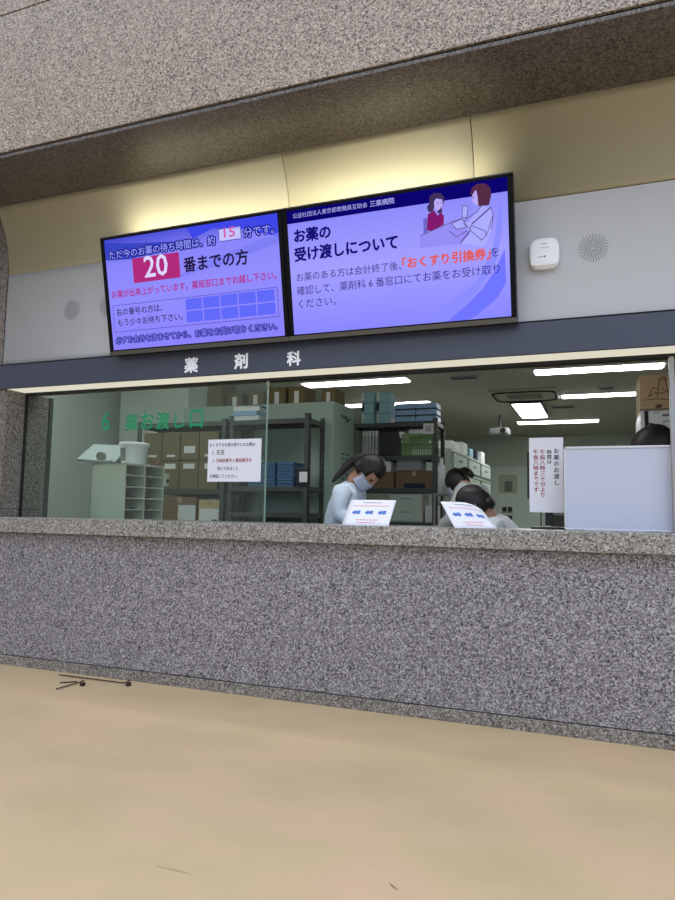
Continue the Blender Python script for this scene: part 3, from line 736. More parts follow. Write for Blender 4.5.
# blue trays on rack B
for c in range(2):
    for r in range(8):
        t = thing('blue_tray', '%s blue tray up the %s stack on the steel rack' % (('bottom', 'second', 'third', 'fourth', 'fifth', 'sixth', 'seventh', 'top')[r], ('wider', 'narrower')[c]), 'tray', (-2.66 if c == 0 else -2.44, 1.74, 1.236+.026*r), 0, 'blue trays stacked on the rack')
        w = .26 if c == 0 else .16
        MB().box(-w/2, w/2, -.11, .11, 0, .004).build('base', M_BLUE, t)
        mb = MB()
        for a in ((-w/2, w/2, -.11, -.106), (-w/2, w/2, .106, .11), (-w/2, -w/2+.004, -.11, .11), (w/2-.004, w/2, -.11, .11)): mb.box(a[0], a[1], a[2], a[3], .0035, .022)
        mb.build('rim', M_BLUE, t)
# paper bundles on the top of rack B
for i, (dz, rz, m, lab) in enumerate(((0, .05, M_LABEL, 'bottom white paper bundle on the rack with blue trays'), (.042, -.06, M_LBLUE, 'blue wrapped paper bundle between two white ones on the rack'), (.082, .12, M_LABEL, 'top white paper bundle with dark cover on the rack'))):
    t = thing('paper_bundle', lab, 'paper bundle', (-2.83, 1.7, 1.801+dz), rz, 'paper bundles on the rack top')
    MB().box(-.12, .12, -.08, .09, 0, .04, .004).build('paper', m, t)
    if i == 2: MB().box(-.1, .13, -.07, .095, .0405, .047, .002).build('cover', M_NAVY, t)
# white card clipped on rack B side
t = thing('wall_tag', 'small white card on a dark plate hanging on the rack end', 'tag', (-2.25, 1.59, 1.27))
MB().box(-.065, .035, -.006, .0, -.03, .11, .002).build('plate', M_DARK, t)
MB().box(-.04, .03, -.009, -.006, 0, .085, .004).build('card', M_WHITE, t)
# green cabinet
gc = thing('green_cabinet', 'large grey-green steel cabinet behind the two dark racks', 'cabinet', (-2.92, 2.26, 0))
MB().box(-.79, .76, -.26, .26, 0, 2.0, .004).build('body', M_GREENCAB, gc)
for i in range(2):
    d_ = MB().box(-.78+.77*i, -.02+.77*i, -.275, -.26, .06, 1.96, .003).build('door', M_GREENCAB, gc)
    MB().box(-.1+.16*i, -.07+.16*i, -.287, -.275, .95, 1.1, .003).build('handle', M_ALU, d_)
mb = MB()
for k in range(2):
    for z in range(11): mb.box(.7595, .762, -.06+.11*k, -.0+.11*k, 1.1+z*.045, 1.112+z*.045)
mb.build('vent_slots', mat('slot_dark', rgb(60, 74, 66), .6), gc)
mb = MB(); pts = [(.765, -.1, 1.9), (.775, -.05, 1.88), (.775, .0, 1.9), (.77, .05, 1.86), (.77, .12, 1.89)]; mb.tube(pts, .006, 6).build('cord', M_DARK, gc)
# olive boxes on top of the green cabinet
for i, (x, w, h) in enumerate(((-3.42, .17, .26), (-3.2, .17, .13), (-2.98, .17, .14), (-2.76, .17, .165), (-2.56, .17, .165), (-2.25, .13, .13))):
    lab = ('tall plain olive box by the white column on the green cabinet', 'first olive box with a label strip, by the paper bundles, on the green cabinet', 'second olive box from the paper bundles on the green cabinet', 'third olive box from the paper bundles on the green cabinet', 'olive box under the ceiling light on the green cabinet', 'olive box at the vented corner of the green cabinet')[i]
    carton(x, 2.2, 2.0, w, .24, h, lab, M_OLIVE, 'olive boxes on the green cabinet', lab=((.35, .62, .05, .75) if i else None), tape=False)
# ---- rack C contents
for c in range(2):
    for r in range(3):
        t = carton(-2.12+.155*c, 2.9, 1.901+.105*r, .13, .2, .1, '%s pale cyan carton of the %s stack on the rack behind the masked woman' % (('bottom', 'middle', 'top')[r], ('first', 'second')[c]), M_CYAN, 'cyan cartons on the rack top', tape=False)
        MB().box(-.066, -.04, -.1015, .1015, .02, .1012).build('label', M_NAVY if r == 1 else M_LABEL, t)
for c in range(2):
    for r in range(3):
        t = thing('blue_bundle', '%s light blue bundle in the %s pile on the rack' % (('bottom', 'middle', 'top')[r], ('inner', 'outer')[c]), 'bundle', (-1.735+.205*c, 2.86, 1.901+.062*r), 0, 'light blue wrapped bundles on the rack top')
        MB().box(-.1, .1, -.09, .1, 0, .058, .008).build('wrap', M_LBLUE, t)
        MB().box(-.101, .101, -.0915, .1015, .0, .007).build('band', M_NAVY, t)
carton(-1.868, 2.88, 1.901, .055, .14, .05, 'small white packet between cyan cartons and blue bundles', M_LABEL, None, tape=False, cat='packet', name='white_packet')
for i in range(5):
    t = thing('file_folder', '%s white upright folder from the rack post, behind the masked woman' % ('first', 'second', 'third', 'fourth', 'fifth')[i], 'folder', (-2.16+.033*i, 2.9, 1.581), 0, 'white upright folders on the rack')
    MB().box(-.01, .01, -.11, .12, 0, .25, .002).build('cover', M_LABEL, t)
    MB().box(-.006, .006, -.111, -.108, .03, .2).build('spine_label', M_GREY, t)
t = thing('black_case', 'black square case between the white folders and green crates', 'case', (-1.9, 2.9, 1.581)); MB().box(-.1, .1, -.1, .12, 0, .25, .008).build('shell', M_DARK, t); MB().box(-.09, .09, -.104, -.1, .02, .23).build('front_panel', mat('case_front', rgb(44, 46, 48), .5), t)
for r in range(2):
    t = thing('green_crate', '%s green slatted crate on the rack' % ('lower', 'upper')[r], 'crate', (-1.615, 2.9, 1.581+.108*r), 0, 'green crates on the rack')
    mb = MB(); mb.box(-.15, .15, -.13, .13, 0, .006); mb.box(-.15, .15, -.13, -.124, .085, .1); mb.box(-.15, .15, .124, .13, .085, .1); mb.box(-.15, -.144, -.13, .13, .0, .1); mb.box(.144, .15, -.13, .13, 0, .1); mb.build('frame', M_GREEN, t)
    mb = MB()
    for k in range(13): mb.box(-.14+k*.0225, -.128+k*.0225, -.13, -.126, .005, .086)
    mb.build('slats', M_GREEN, t)
t = carton(-1.6, 2.86, 1.792, .2, .14, .04, 'white paper pile on the upper green crate', M_LABEL, None, tape=False, cat='paper', name='paper_pile')
t = thing('white_card', 'white card with a black square mark on the rack post', 'card', (-1.5, 2.7465, 1.78)); MB().box(-.05, .05, -.003, .003, 0, .1).build('sheet', M_LABEL, t); 
mb = MB()
for a in ((-.025, -.018, .025, .075), (.018, .025, .025, .075), (-.025, .025, .025, .032), (-.025, .025, .068, .075), (-.01, .01, .042, .058)): mb.box(a[0], a[1], -.0042, -.003, a[2], a[3])
mb.build('printed_mark', M_INKGREY, t)
for i, (x, w, h, m, lab) in enumerate(((-1.98, .24, .16, M_BROWN, 'brown carton near the masked woman on the middle rack shelf'), (-1.66, .36, .17, M_BROWN, 'wide brown carton on the middle rack shelf'))):
    carton(x, 2.95, 1.271, w, .24, h, lab, m, None)
carton(-1.98, 2.9, 1.432, .2, .2, .1, 'white packet box on the brown carton near the masked woman', M_LABEL, None, tape=False)
carton(-1.7, 2.9, 1.442, .24, .2, .115, 'grey flat box on the wide brown carton', M_GREY, None, tape=False)
t = carton(-1.64, 2.785, 1.271, .2, .04, .045, 'navy pouch lying before the wide brown carton', M_NAVY, None, tape=False, cat='pouch', name='navy_pouch')
t = thing('supply_drawers', 'grey drawer unit low on the rack above the counter edge', 'drawers', (-1.72, 2.9, .951)); MB().box(-.16, .16, -.13, .13, 0, .26, .004).build('body', M_SORT, t)
for r in range(2):
    q = MB().box(-.15, .15, -.138, -.13, .01+.125*r, .125+.125*r, .002).build('drawer', M_LGREEN, t); MB().box(-.05, .05, -.146, -.138, .09+.125*r, .1+.125*r).build('handle', M_GREY, q)
t = carton(-1.49, 2.9, .951, .1, .2, .16, 'small white box right of the drawer unit', M_LABEL, None, tape=False)
# white bottles and boxes beside rack C on a side trolley
tr = thing('trolley', 'grey trolley beside the rack with white bottles on it', 'trolley', (-1.27, 2.75, 0))
MB().box(-.14, .14, -.2, .2, 1.2, 1.22, .004).build('top', M_GREY, tr); MB().box(-.14, .14, -.2, .2, .2, .22, .004).build('lower_shelf', M_GREY, tr)
for sx in (-1, 1):
    for sy in (-1, 1): MB().cyl((sx*.125, sy*.185, 0), (sx*.125, sy*.185, 1.2), .012).build('leg', M_ALU, tr)
def bottle(x, y, z, r, h, label):
    t = thing('white_bottle', label, 'bottle', (x, y, z), 0, 'white bottles on the trolley')
    MB().lathe((0, 0, 0), [(r, 0), (r, h*.72), (r*.8, h*.8), (r*.4, h*.84), (r*.4, h*.88)]).build('bottle_body', M_WHITE, t, True)
    MB().cyl((0, 0, h*.87), (0, 0, h), r*.5).build('cap', M_WHITE, t)
bottle(-1.36, 2.68, 1.22, .035, .32, 'tall white bottle beside the rack post')
bottle(-1.26, 2.66, 1.22, .045, .2, 'squat white bottle next to the tall bottle')
carton(-1.19, 2.7, 1.22, .07, .12, .14, 'white carton next to the squat bottle on the trolley', M_WHITE, None, tape=False)
# pale green cabinets along the aisle, facing +X
cabs = []
for i in range(3):
    y = 4.25+i*.92
    lab = ('pale green cabinet nearest the dark racks in the aisle row', 'middle pale green cabinet of the aisle row', 'pale green cabinet at the door end of the aisle row')[i]
    t = thing('aisle_cabinet', lab, 'cabinet', (-1.72, y, 0), 0, 'pale green cabinets along the aisle')
    MB().box(-.22, .22, -.455, .455, 0, 1.75, .004).build('body', M_LGREEN, t)
    for j, (z0, z1) in enumerate(((.08, .9), (.94, 1.5), (1.53, 1.72))):
        q = MB().box(.22, .235, -.44, .44, z0, z1, .003).build('door', M_LGREEN, t)
        mb = MB(); mb.tube([(.236, -.42, z0+.012), (.236, .42, z0+.012), (.236, .42, z1-.012), (.236, -.42, z1-.012), (.236, -.42, z0+.012)], .006, 5).build('edge_line', mat('cab_edge', rgb(60, 72, 66), .6), q)
        MB().box(.235, .25, -.06, .06, (z0+z1)/2, (z0+z1)/2+.02).build('handle', M_ALU, q)
for i, (y, w, h, m, lab) in enumerate(((4.05, .22, .1, M_LABEL, 'white box at the rack end of the aisle cabinets'), (4.35, .26, .09, M_WHITE, 'second white box atop the aisle cabinets'), (4.75, .3, .15, M_LABEL, 'tallest white box atop the middle of the aisle cabinets'), (5.2, .24, .12, M_CYAN, 'pale cyan box atop the aisle cabinets'), (5.6, .16, .14, M_NAVY, 'navy box atop the aisle cabinets'), (6.1, .3, .16, M_LABEL, 'white box at the door end of the aisle cabinets'))):
    carton(-1.66, y, 1.75, .26, w, h, lab, m, 'boxes atop the aisle cabinets', tape=False)
# notices on the back door
p = P(508, 484, Y=YBK-.04)
t = thing('wall_poster', 'small framed poster with a grey figure on the far door', 'poster', (p.x, YBK-.04, p.z))
MB().box(-.2, .2, -.012, 0, -.2, .2, .003).build('frame', M_SORT, t); MB().box(-.17, .17, -.0135, -.012, -.17, .17).build('print', mat('poster_print', rgb(160, 168, 152), .7), t)
MB().box(-.06, .08, -.015, -.0134, -.14, .05).build('figure_print', mat('poster_fig', rgb(104, 112, 100), .7), t)
for i, (x, y) in enumerate(((504.5, 510), (510, 510), (504.5, 518.5), (510, 518.5))):
    p = P(x, y, Y=YBK-.04); t = thing('door_note', '%s small dark note on the far door below the poster' % ('upper inner', 'upper outer', 'lower inner', 'lower outer')[i], 'note', (p.x, YBK-.04, p.z), 0, 'four dark notes on the far door')
    MB().box(-.045, .045, -.005, 0, -.06, .06).build('card', M_GREY, t); MB().box(-.035, .035, -.0065, -.005, -.03, .05).build('print', M_INK, t)
t = thing('metal_locker', 'grey metal shelf unit by the far door, behind the monitor stand', 'locker', (-.28, 5.6, 0))
MB().box(-.32, .32, -.2, .2, 0, 1.1, .004).build('body', M_GREY, t)
for i in range(2):
    MB().box(-.3+.31*i, -.01+.31*i, -.212, -.2, .1, 1.05, .003).build('door', M_RACK, t)
# fridge and the brown carton on it
fr = thing('refrigerator', 'white refrigerator behind the dark-haired person under the brown carton', 'refrigerator', (.56, 1.9, 0))
MB().box(-.3, .3, -.3, .3, .02, 1.768, .012).build('body', M_WHITE, fr)
for z0, z1 in ((.06, 1.18), (1.2, 1.755)):
    q = MB().box(-.248, .3, -.335, -.3, z0, z1, .01).build('door', M_WHITE, fr)
    MB().box(-.165, -.08, -.343, -.334, z1-.04, z1-.028).build('handle', M_INKGREY, q)
MB().box(-.3, -.272, -.335, -.3, .06, 1.755, .006).build('side_trim', M_WHITE, fr)
MB().box(-.272, -.248, -.32, -.3, .06, 1.755).build('door_gap', M_DARK, fr)
mb = MB(); mb.tube([(-.155, -.337, 1.68), (-.155, -.337, 1.65), (-.125, -.337, 1.63), (-.09, -.337, 1.65), (-.09, -.337, 1.68), (-.155, -.337, 1.68)], .003, 5).build('badge', M_INKGREY, fr)
mb = MB(); mb.box(-.213, -.205, -.3375, -.334, 1.735, 1.745); mb.box(-.195, -.187, -.3375, -.334, 1.735, 1.745); mb.build('printed_marks', M_INKGREY, fr)
bc = thing('carton', 'big tan carton with a brown line drawing on top of the refrigerator', 'box', (.58, 1.87, 1.768))
MB().box(-.32, .3, -.3, .24, 0, .235, .004).build('body', M_KRAFT, bc)
FK = Frame((.47, 1.57, 1.75), (1, 0, 0), (0, 0, 1))
mb = MB()
for pts in ([(-.16, .1), (-.11, .13), (-.07, .12), (-.04, .14), (0, .11)], [(-.15, .11), (-.13, .16), (-.1, .16)], [(-.1, .1), (-.085, .22), (-.05, .22), (-.03, .1)], [(-.18, .08), (-.1, .085), (.04, .07), (.1, .09)], [(-.08, .22), (-.06, .24), (-.045, .22)], [(-.07, .15), (-.06, .15)]):
    FK.line(mb, pts, .006, .0012)
FK.shape(mb, [(-.12, .03), (-.1, .05), (-.07, .045), (-.075, .025), (-.1, .02)], .0008)
put_at(mb, 'line_drawing', mat('brown_ink', rgb(110, 78, 56), .8), bc)
# ---- pigeonhole sorter and the things on it
SROT = math.radians(84); KC = P(124, 500, Y=.72)
SPOS = Vector((KC.x, KC.y, 0)) - Matrix.Rotation(SROT, 3, 'Z') @ Vector((-.215, -.175, 0))
ps = thing('pigeonhole_sorter', 'pale grey steel pigeonhole sorter behind the left glass pane', 'sorter', SPOS, SROT)
SW, SD, SH = .43, .35, 1.375
mb = MB(); mb.box(-SW/2, SW/2, SD/2-.008, SD/2, 0, SH); mb.box(-SW/2, -SW/2+.012, -SD/2, SD/2, 0, SH); mb.box(SW/2-.012, SW/2, -SD/2, SD/2, 0, SH); mb.box(-SW/2, SW/2, -SD/2, SD/2, SH-.014, SH); mb.box(-SW/2, SW/2, -SD/2, SD/2, 0, .5)
mb.build('case', M_SORT, ps)
mb = MB(); mb.box(-.006, .006, -SD/2+.002, SD/2-.01, .5, SH-.012)
mb.build('divider', M_SORT, ps)
for k in range(10): MB().box(-SW/2+.01, SW/2-.01, -SD/2+.001, SD/2-.01, .5+k*.0865, .508+k*.0865).build('shelf', M_SORT, ps)
Mr = Matrix.Translation(ps.location) @ Matrix.Rotation(SROT, 4, 'Z')
def on(x, y, z): return Mr @ Vector((x, y, z))
for i in range(2):
    for k in range(5):
        q = on((-1, 1)[i]*.082, .02, .9395+.0865*k+.0015)
        t = thing('paper_pile', '%s dark folder in the %s column of the pigeonhole sorter' % (('lowest', 'second', 'third', 'fourth', 'topmost')[k], ('inner', 'outer')[i]), 'folder', q, SROT, 'folders in the pigeonholes')
        MB().box(-.06, .06, -.12, .1, 0, .012, .002).build('cover', M_DARK, t); MB().box(-.055, .055, -.1, .1, .012, .02).build('paper', M_GREY, t)
sl = thing('document_stand', 'grey slanted board on top of the pigeonhole sorter', 'stand', on(-.02, .17, SH), math.radians(8))
mb = MB(); mb.poly([(-.24, -.1, .025), (.10, -.1, .0), (.08, .12, .15), (-.24, .12, .165)], (.0, -.012, .018)); mb.build('board', mat('slant_board', rgb(176, 186, 188), .4), sl)
mb = MB(); mb.box(-.1, .1, .09, .11, 0, .12); mb.build('support', M_GREY, sl)
t = thing('tape_dispenser', 'dark grey tape dispenser on the slanted board end of the sorter', 'dispenser', on(-.18, .09, SH), math.radians(8))
MB().box(-.07, .07, -.03, .02, 0, .025, .006).build('base', M_GREY, t); MB().cyl((-.02, -.022, .055), (-.02, .012, .055), .035).build('tape_roll', mat('tape_grey', rgb(130, 134, 122), .5), t)
bk_s = 1.36
bk = thing('white_bucket', 'white lidded bucket with dark printed side on the pigeonhole sorter', 'bucket', on(-.03, -.075, SH))
MB().lathe((0, 0, 0), [(.072, 0), (.076, .01), (.086, .125), (.088, .13)], 32).build('bucket_body', M_WHITE, bk, True)
MB().lathe((0, 0, .125), [(.094, 0), (.096, .006), (.096, .02), (.088, .026)], 32).build('lid', M_WHITE, bk)
mb = MB(); n = 10; v = []
for k in range(n+1):
    a = math.radians(-170+k*8)
    for z, r in ((.02, .0782), (.11, .0861)): v.append(Vector((r*math.cos(a), r*math.sin(a), z)))
mb.add(v, [(2*k, 2*k+2, 2*k+3, 2*k+1) for k in range(n)]).build('printed_side', M_GREY, bk)
bk.scale = (1.25, 1.25, 1.12)
t = thing('wall_switch', 'small white box with a dark round button on the sorter side', 'switch box', on(SW/2+.03, -.12, 1.22), SROT); MB().box(-.026, .028, -.06, .04, 0, .1, .006).build('housing', M_SORT, t); MB().cyl((.005, -.064, .04), (.005, -.058, .04), .016).build('button', M_DARK, t)
t = carton(*on(.165, -.125, SH), .08, .08, .06, 'small orange-brown packet beside the bucket', M_BROWN, None, rz=.4, tape=False, cat='packet', name='brown_packet')
#==PEOPLE==
# ------------------------------------------------------------------ people
def skin_mesh(verts, edges, radii, root=0, sub=1):
    me = bpy.data.meshes.new('sk'); me.from_pydata([Vector(v) for v in verts], edges, [])
    o = bpy.data.objects.new('sk', me); COL.objects.link(o)
    mo = o.modifiers.new('s', 'SKIN'); mo.use_smooth_shade = True
    if sub: o.modifiers.new('u', 'SUBSURF').levels = sub
    for i, r in enumerate(radii):
        sv = me.skin_vertices[0].data[i]
        sv.radius = r if isinstance(r, tuple) else (r, r); sv.use_root = (i == root)
    bpy.context.view_layer.update()
    ev = o.evaluated_get(bpy.context.evaluated_depsgraph_get())
    out = bpy.data.meshes.new_from_object(ev)
    bpy.data.objects.remove(o); bpy.data.meshes.remove(me)
    return out
def remesh(me, vox):
    bm = bmesh.new(); bm.from_mesh(me); bmesh.ops.recalc_face_normals(bm, faces=bm.faces)
    seen = set()
    for f0 in bm.faces:                       # turn every closed piece outwards
        if f0 in seen: continue
        st_ = [f0]; seen.add(f0); isl = []
        while st_:
            f = st_.pop(); isl.append(f)
            for e in f.edges:
                for g in e.link_faces:
                    if g not in seen: seen.add(g); st_.append(g)
        vol = 0
        for f in isl:
            v = [l.vert.co for l in f.loops]
            for k in range(1, len(v)-1): vol += v[0].dot(v[k].cross(v[k+1]))
        if vol < 0: bmesh.ops.reverse_faces(bm, faces=isl)
    bm.to_mesh(me); bm.free()
    o = bpy.data.objects.new('rm', me); COL.objects.link(o)
    r = o.modifiers.new('r', 'REMESH'); r.mode = 'VOXEL'; r.voxel_size = vox; r.use_smooth_shade = True
    s_ = o.modifiers.new('s', 'SMOOTH'); s_.factor = .5; s_.iterations = 2
    bpy.context.view_layer.update()
    out = bpy.data.meshes.new_from_object(o.evaluated_get(bpy.context.evaluated_depsgraph_get()))
    bpy.data.objects.remove(o); bpy.data.meshes.remove(me)
    return out
class Chain:
    def __init__(s): s.v = []; s.e = []; s.r = []
    def add(s, p, r, par=None):
        s.v.append(Vector(p)); s.r.append(r)
        if par is not None: s.e.append((par, len(s.v)-1))
        return len(s.v)-1
    def run(s, pts, par):
        for p, r in pts: par = s.add(p, r, par)
        return par
    def mesh(s, sub=1): return skin_mesh(s.v, s.e, s.r, 0, sub)
def join(meshes):
    bm = bmesh.new()
    for m in meshes: bm.from_mesh(m); bpy.data.meshes.remove(m)
    me = bpy.data.meshes.new('j'); bm.to_mesh(me); bm.free(); return me
def head_mesh(c, face, crown, s_=1):
    """a head with brow, nose, lips, chin and ears; c is its centre"""
    f = Vector(face).normalized(); u = Vector(crown); u = (u-f*u.dot(f)).normalized(); r = f.cross(u)
    M = Matrix((r, f, u)).transposed().to_4x4(); M.translation = Vector(c)
    bm = bmesh.new(); bmesh.ops.create_uvsphere(bm, u_segments=28, v_segments=20, radius=1)
    for v in bm.verts:
        x, y, z = v.co
        w = 1-.28*max(0, -z)**1.3
        X = x*.076*w; Y = y*.095*(1-.12*max(0, -z)); Z = z*.118
        if y > 0 and z < 0: Y += .008*math.exp(-((z+.85)/.25)**2)          # chin
        if y > .5: Y += .006*math.exp(-((z-.18)/.12)**2) - .007*math.exp(-((z-.02)/.1)**2)*min(1, abs(x)*4)   # brow and sockets
        if y > .6: Y += .004*math.exp(-((z+.5)/.1)**2)*math.exp(-(x/.25)**2)   # lips
        v.co = Vector((X, Y, Z))*s_
    bmesh.ops.create_cone(bm, segments=8, radius1=.016*s_, radius2=.006*s_, depth=.05*s_, cap_ends=True, matrix=Matrix.Translation((0, .098*s_, -.012*s_)) @ Matrix.Rotation(-.35, 4, 'X'))
    for sx in (-1, 1): bmesh.ops.create_uvsphere(bm, u_segments=10, v_segments=8, radius=.03*s_, matrix=Matrix.Translation((sx*.078*s_, -.005, -.005)) @ Matrix.Diagonal((.35, .6, 1, 1)))
    bmesh.ops.transform(bm, matrix=M, verts=bm.verts)
    me = bpy.data.meshes.new('h'); bm.to_mesh(me); bm.free(); return me, M
def hand_mesh(wr, d, palm, s_=1, side=1):
    d = Vector(d).normalized(); p = Vector(palm); p = (p-d*p.dot(d)).normalized(); t = d.cross(p)*side
    ms = []
    c = Chain(); a = c.add(wr-d*.02, .022*s_); c.run([(wr+d*.02*s_, (.03*s_, .017*s_)), (wr+d*.06*s_, (.036*s_, .016*s_)), (wr+d*.088*s_, (.034*s_, .012*s_))], a); ms.append(c.mesh())
    for k, L_ in enumerate((.07, .08, .075, .058)):
        o = wr+d*.078*s_+t*(.027-.018*k)*s_; c = Chain(); a = c.add(o-d*.02*s_, .009*s_)
        b1_ = o+d*L_*.42*s_+p*.01*s_; b2_ = b1_+d*L_*.28*s_+p*.02*s_; b3_ = b2_+d*L_*.16*s_+p*.024*s_
        c.run([(o, .0095*s_), (b1_, .0088*s_), (b2_, .008*s_), (b3_, .0068*s_)], a); ms.append(c.mesh())
    o = wr+d*.025*s_+t*.025*s_; c = Chain(); a = c.add(o-t*.01*s_, .012*s_)
    c.run([(o+t*.02*s_+d*.025*s_+p*.01*s_, .0115*s_), (o+t*.028*s_+d*.052*s_+p*.022*s_, .0095*s_), (o+t*.022*s_+d*.072*s_+p*.03*s_, .008*s_)], a); ms.append(c.mesh())
    return join(ms)
def person(label, J, coat, group=None, face=None, crown=None, hair='ponytail', mask=False, cap=False, tail=None, trousers=M_TROUS, headgear=None):
    """J: joints in world space"""
    base = Vector((J['pelvis'].x, J['pelvis'].y, 0))
    t = thing('person', label, 'person', base)
    body = []; ch = J['chest']; mid = (J['pelvis']+ch)/2+J.get('bow', Vector())
    def limb(*pts):                          # one closed tapering limb, rooted inside the trunk
        c = Chain(); a = c.add(*pts[0]); c.run(pts[1:], a); return c.mesh()
    mix = lambda a, b, t_: a*(1-t_)+b*t_
    body.append(limb((J['pelvis']+Vector((0, 0, -.04)), (.15, .11)), (mid, (.125, .095)), (ch, (.15, .1)), (mix(ch, J['neck'], .6), (.11, .085))))
    body.append(limb((mix(ch, J['neck'], .4), .07), (J['neck'], .062), (mix(J['neck'], J['head'], .5), .052), (J['head'], .06)))
    for s_ in ('l', 'r'):
        body.append(limb((mix(ch, J['sh_'+s_], .35), .06), (J['sh_'+s_], .06), (mix(J['sh_'+s_], J['el_'+s_], .5), .046), (J['el_'+s_], .038), (mix(J['el_'+s_], J['wr_'+s_], .5), .035), (J['wr_'+s_], .024)))
        an = J['an_'+s_]
        body.append(limb((mix(J['pelvis'], J['hip_'+s_], .5), .09), (J['hip_'+s_], .09), (mix(J['hip_'+s_], J['kn_'+s_], .5), .072), (J['kn_'+s_], .052), (mix(J['kn_'+s_], an, .35), .05), (an, .034)))
        body.append(limb((an+Vector((0, 0, -.03)), (.038, .038)), (an+J['fd']*.08+Vector((0, 0, -.05)), (.036, .03)), (an+J['fd']*.17+Vector((0, 0, -.06)), (.034, .02))))
    hm, HM = head_mesh(J['head'], face, crown); body.append(hm)
    for s_, sd in (('l', 1), ('r', -1)): body.append(hand_mesh(J['wr_'+s_], (J['wr_'+s_]-J['el_'+s_]), Vector((0, 0, -1))+J['fd']*.2, 1, sd))
    me = remesh(join(body), .0065)
    me.transform(Matrix.Translation(-base)); me.materials.clear(); me.materials.append(M_SKIN)
    o = bpy.data.objects.new('body', me); COL.objects.link(o); o.parent = t
    def child(me, name, m, vox=None):
        if vox: me = remesh(me, vox)
        me.transform(Matrix.Translation(-base)); me.materials.clear(); me.materials.append(m)
        for p_ in me.polygons: p_.use_smooth = True
        q = bpy.data.objects.new(name, me); COL.objects.link(q); q.parent = t; return q
    # coat
    ct = [limb((J['pelvis']+Vector((0, 0, -.06)), (.175, .15)), (mid, (.155, .135)), (ch, (.17, .13)), (mix(ch, J['neck'], .92), (.084, .076)))]
    for s_ in ('l', 'r'):
        ct.append(limb((mix(ch, J['sh_'+s_], .35), .08), (J['sh_'+s_], .078), (mix(J['sh_'+s_], J['el_'+s_], .5), .066), (J['el_'+s_], .06), (mix(J['el_'+s_], J['wr_'+s_], .5), .054), (mix(J['el_'+s_], J['wr_'+s_], .85), .046)))
    child(join(ct), 'coat', coat, .011)
    tr_ = [limb((J['pelvis']+Vector((0, 0, .02)), (.15, .11)), (J['pelvis']+Vector((0, 0, -.08)), (.15, .11)))]
    for s_ in ('l', 'r'):
        tr_.append(limb((mix(J['pelvis'], J['hip_'+s_], .5), .09), (J['hip_'+s_], .1), (mix(J['hip_'+s_], J['kn_'+s_], .5), .088), (J['kn_'+s_], .068), (mix(J['kn_'+s_], J['an_'+s_], .4), .064), (mix(J['kn_'+s_], J['an_'+s_], .92), .052)))
    child(join(tr_), 'trousers', trousers, .012)
    c = Chain()
    shoe = []
    for s_ in ('l', 'r'):
        c = Chain(); a = c.add(J['an_'+s_]-J['fd']*.02+Vector((0, 0, -.035)), (.045, .045)); c.run([(J['an_'+s_]+J['fd']*.08+Vector((0, 0, -.045)), (.044, .038)), (J['an_'+s_]+J['fd']*.18+Vector((0, 0, -.055)), (.042, .028))], a); shoe.append(c.mesh())
    child(join(shoe), 'shoes', M_WHITE)
    # hair: a cap that leaves the face free
    f = HM.to_3x3() @ Vector((0, 1, 0)); u = HM.to_3x3() @ Vector((0, 0, 1)); r = HM.to_3x3() @ Vector((1, 0, 0))
    bm = bmesh.new(); bmesh.ops.create_uvsphere(bm, u_segments=32, v_segments=24, radius=1)
    kill = [v for v in bm.verts if ((v.co.y > .6 and v.co.z < .38) or v.co.z < -.75 or (v.co.z < -.3 and v.co.y > .35)) ] if hair in ('bob', 'bun') else [v for v in bm.verts if (v.co.y > .62 and v.co.z < .36) or (v.co.z < -.6) or (v.co.z < -.2 and v.co.y > .2)]
    bmesh.ops.delete(bm, geom=kill, context='VERTS')
    for v in bm.verts:
        x, y, z = v.co; k_ = 1+.03*math.sin(9*x+5*z)*.6
        g_ = .98 if hair == 'bob' else 1.05 if hair == 'bun' else 1
        v.co = Vector((x*.09*k_*g_, (y*.112*k_-.006)*g_, (z*.13*k_+.004)*g_))
    ex = bmesh.ops.extrude_face_region(bm, geom=list(bm.faces))
    for v in ex['geom']:
        if isinstance(v, bmesh.types.BMVert): v.co *= .9
    bmesh.ops.recalc_face_normals(bm, faces=bm.faces)
    bmesh.ops.transform(bm, matrix=HM, verts=bm.verts)
    hmesh = bpy.data.meshes.new('hair'); bm.to_mesh(hmesh); bm.free(); parts = [hmesh]
    H = J['head']
    if hair == 'ponytail':
        c = Chain(); a = c.add(H-f*.09+u*.05, .03); c.run([(p_, r_) for p_, r_ in tail], a); parts.append(c.mesh())
    if hair == 'bun':
        c = Chain(); a = c.add(tail[0][0], tail[0][1]); c.run(tail[1:], a); parts.append(c.mesh())
    if hair == 'bob':
        c = Chain(); a = c.add(H-f*.06-u*.02, (.09, .05)); c.run([(H-f*.065-u*.08, (.085, .045)), (H-f*.06-u*.115, (.07, .02))], a); parts.append(c.mesh())
    child(join(parts), 'hair', M_HAIR)
    if mask:
        n = 10; bm = bmesh.new(); g = []
        for j in range(7):
            row = []
            for i in range(n+1):
                a = math.radians(-75+150*i/n); z = -.018-.085*j/6
                rad = .112+.012*math.cos(a)*math.sin(math.pi*(j+.3)/7)
                row.append(bm.verts.new(HM @ Vector((.083*math.sin(a)*(1-.12*j/6), rad*math.cos(a)*(1-.05*j/6), z))))
            g.append(row)
        for j in range(6):
            for i in range(n): bm.faces.new((g[j][i], g[j][i+1], g[j+1][i+1], g[j+1][i]))
        mm = bpy.data.meshes.new('mask'); bm.to_mesh(mm); bm.free()
        q = child(mm, 'face_mask', M_MASK); so = q.modifiers.new('s', 'SOLIDIFY'); so.thickness = .003
        c = Chain(); a = c.add(HM @ Vector((.075, .03, -.03)), .0025); c.run([(HM @ Vector((.086, 0, -.01)), .0025)], a); m1 = c.mesh(0)
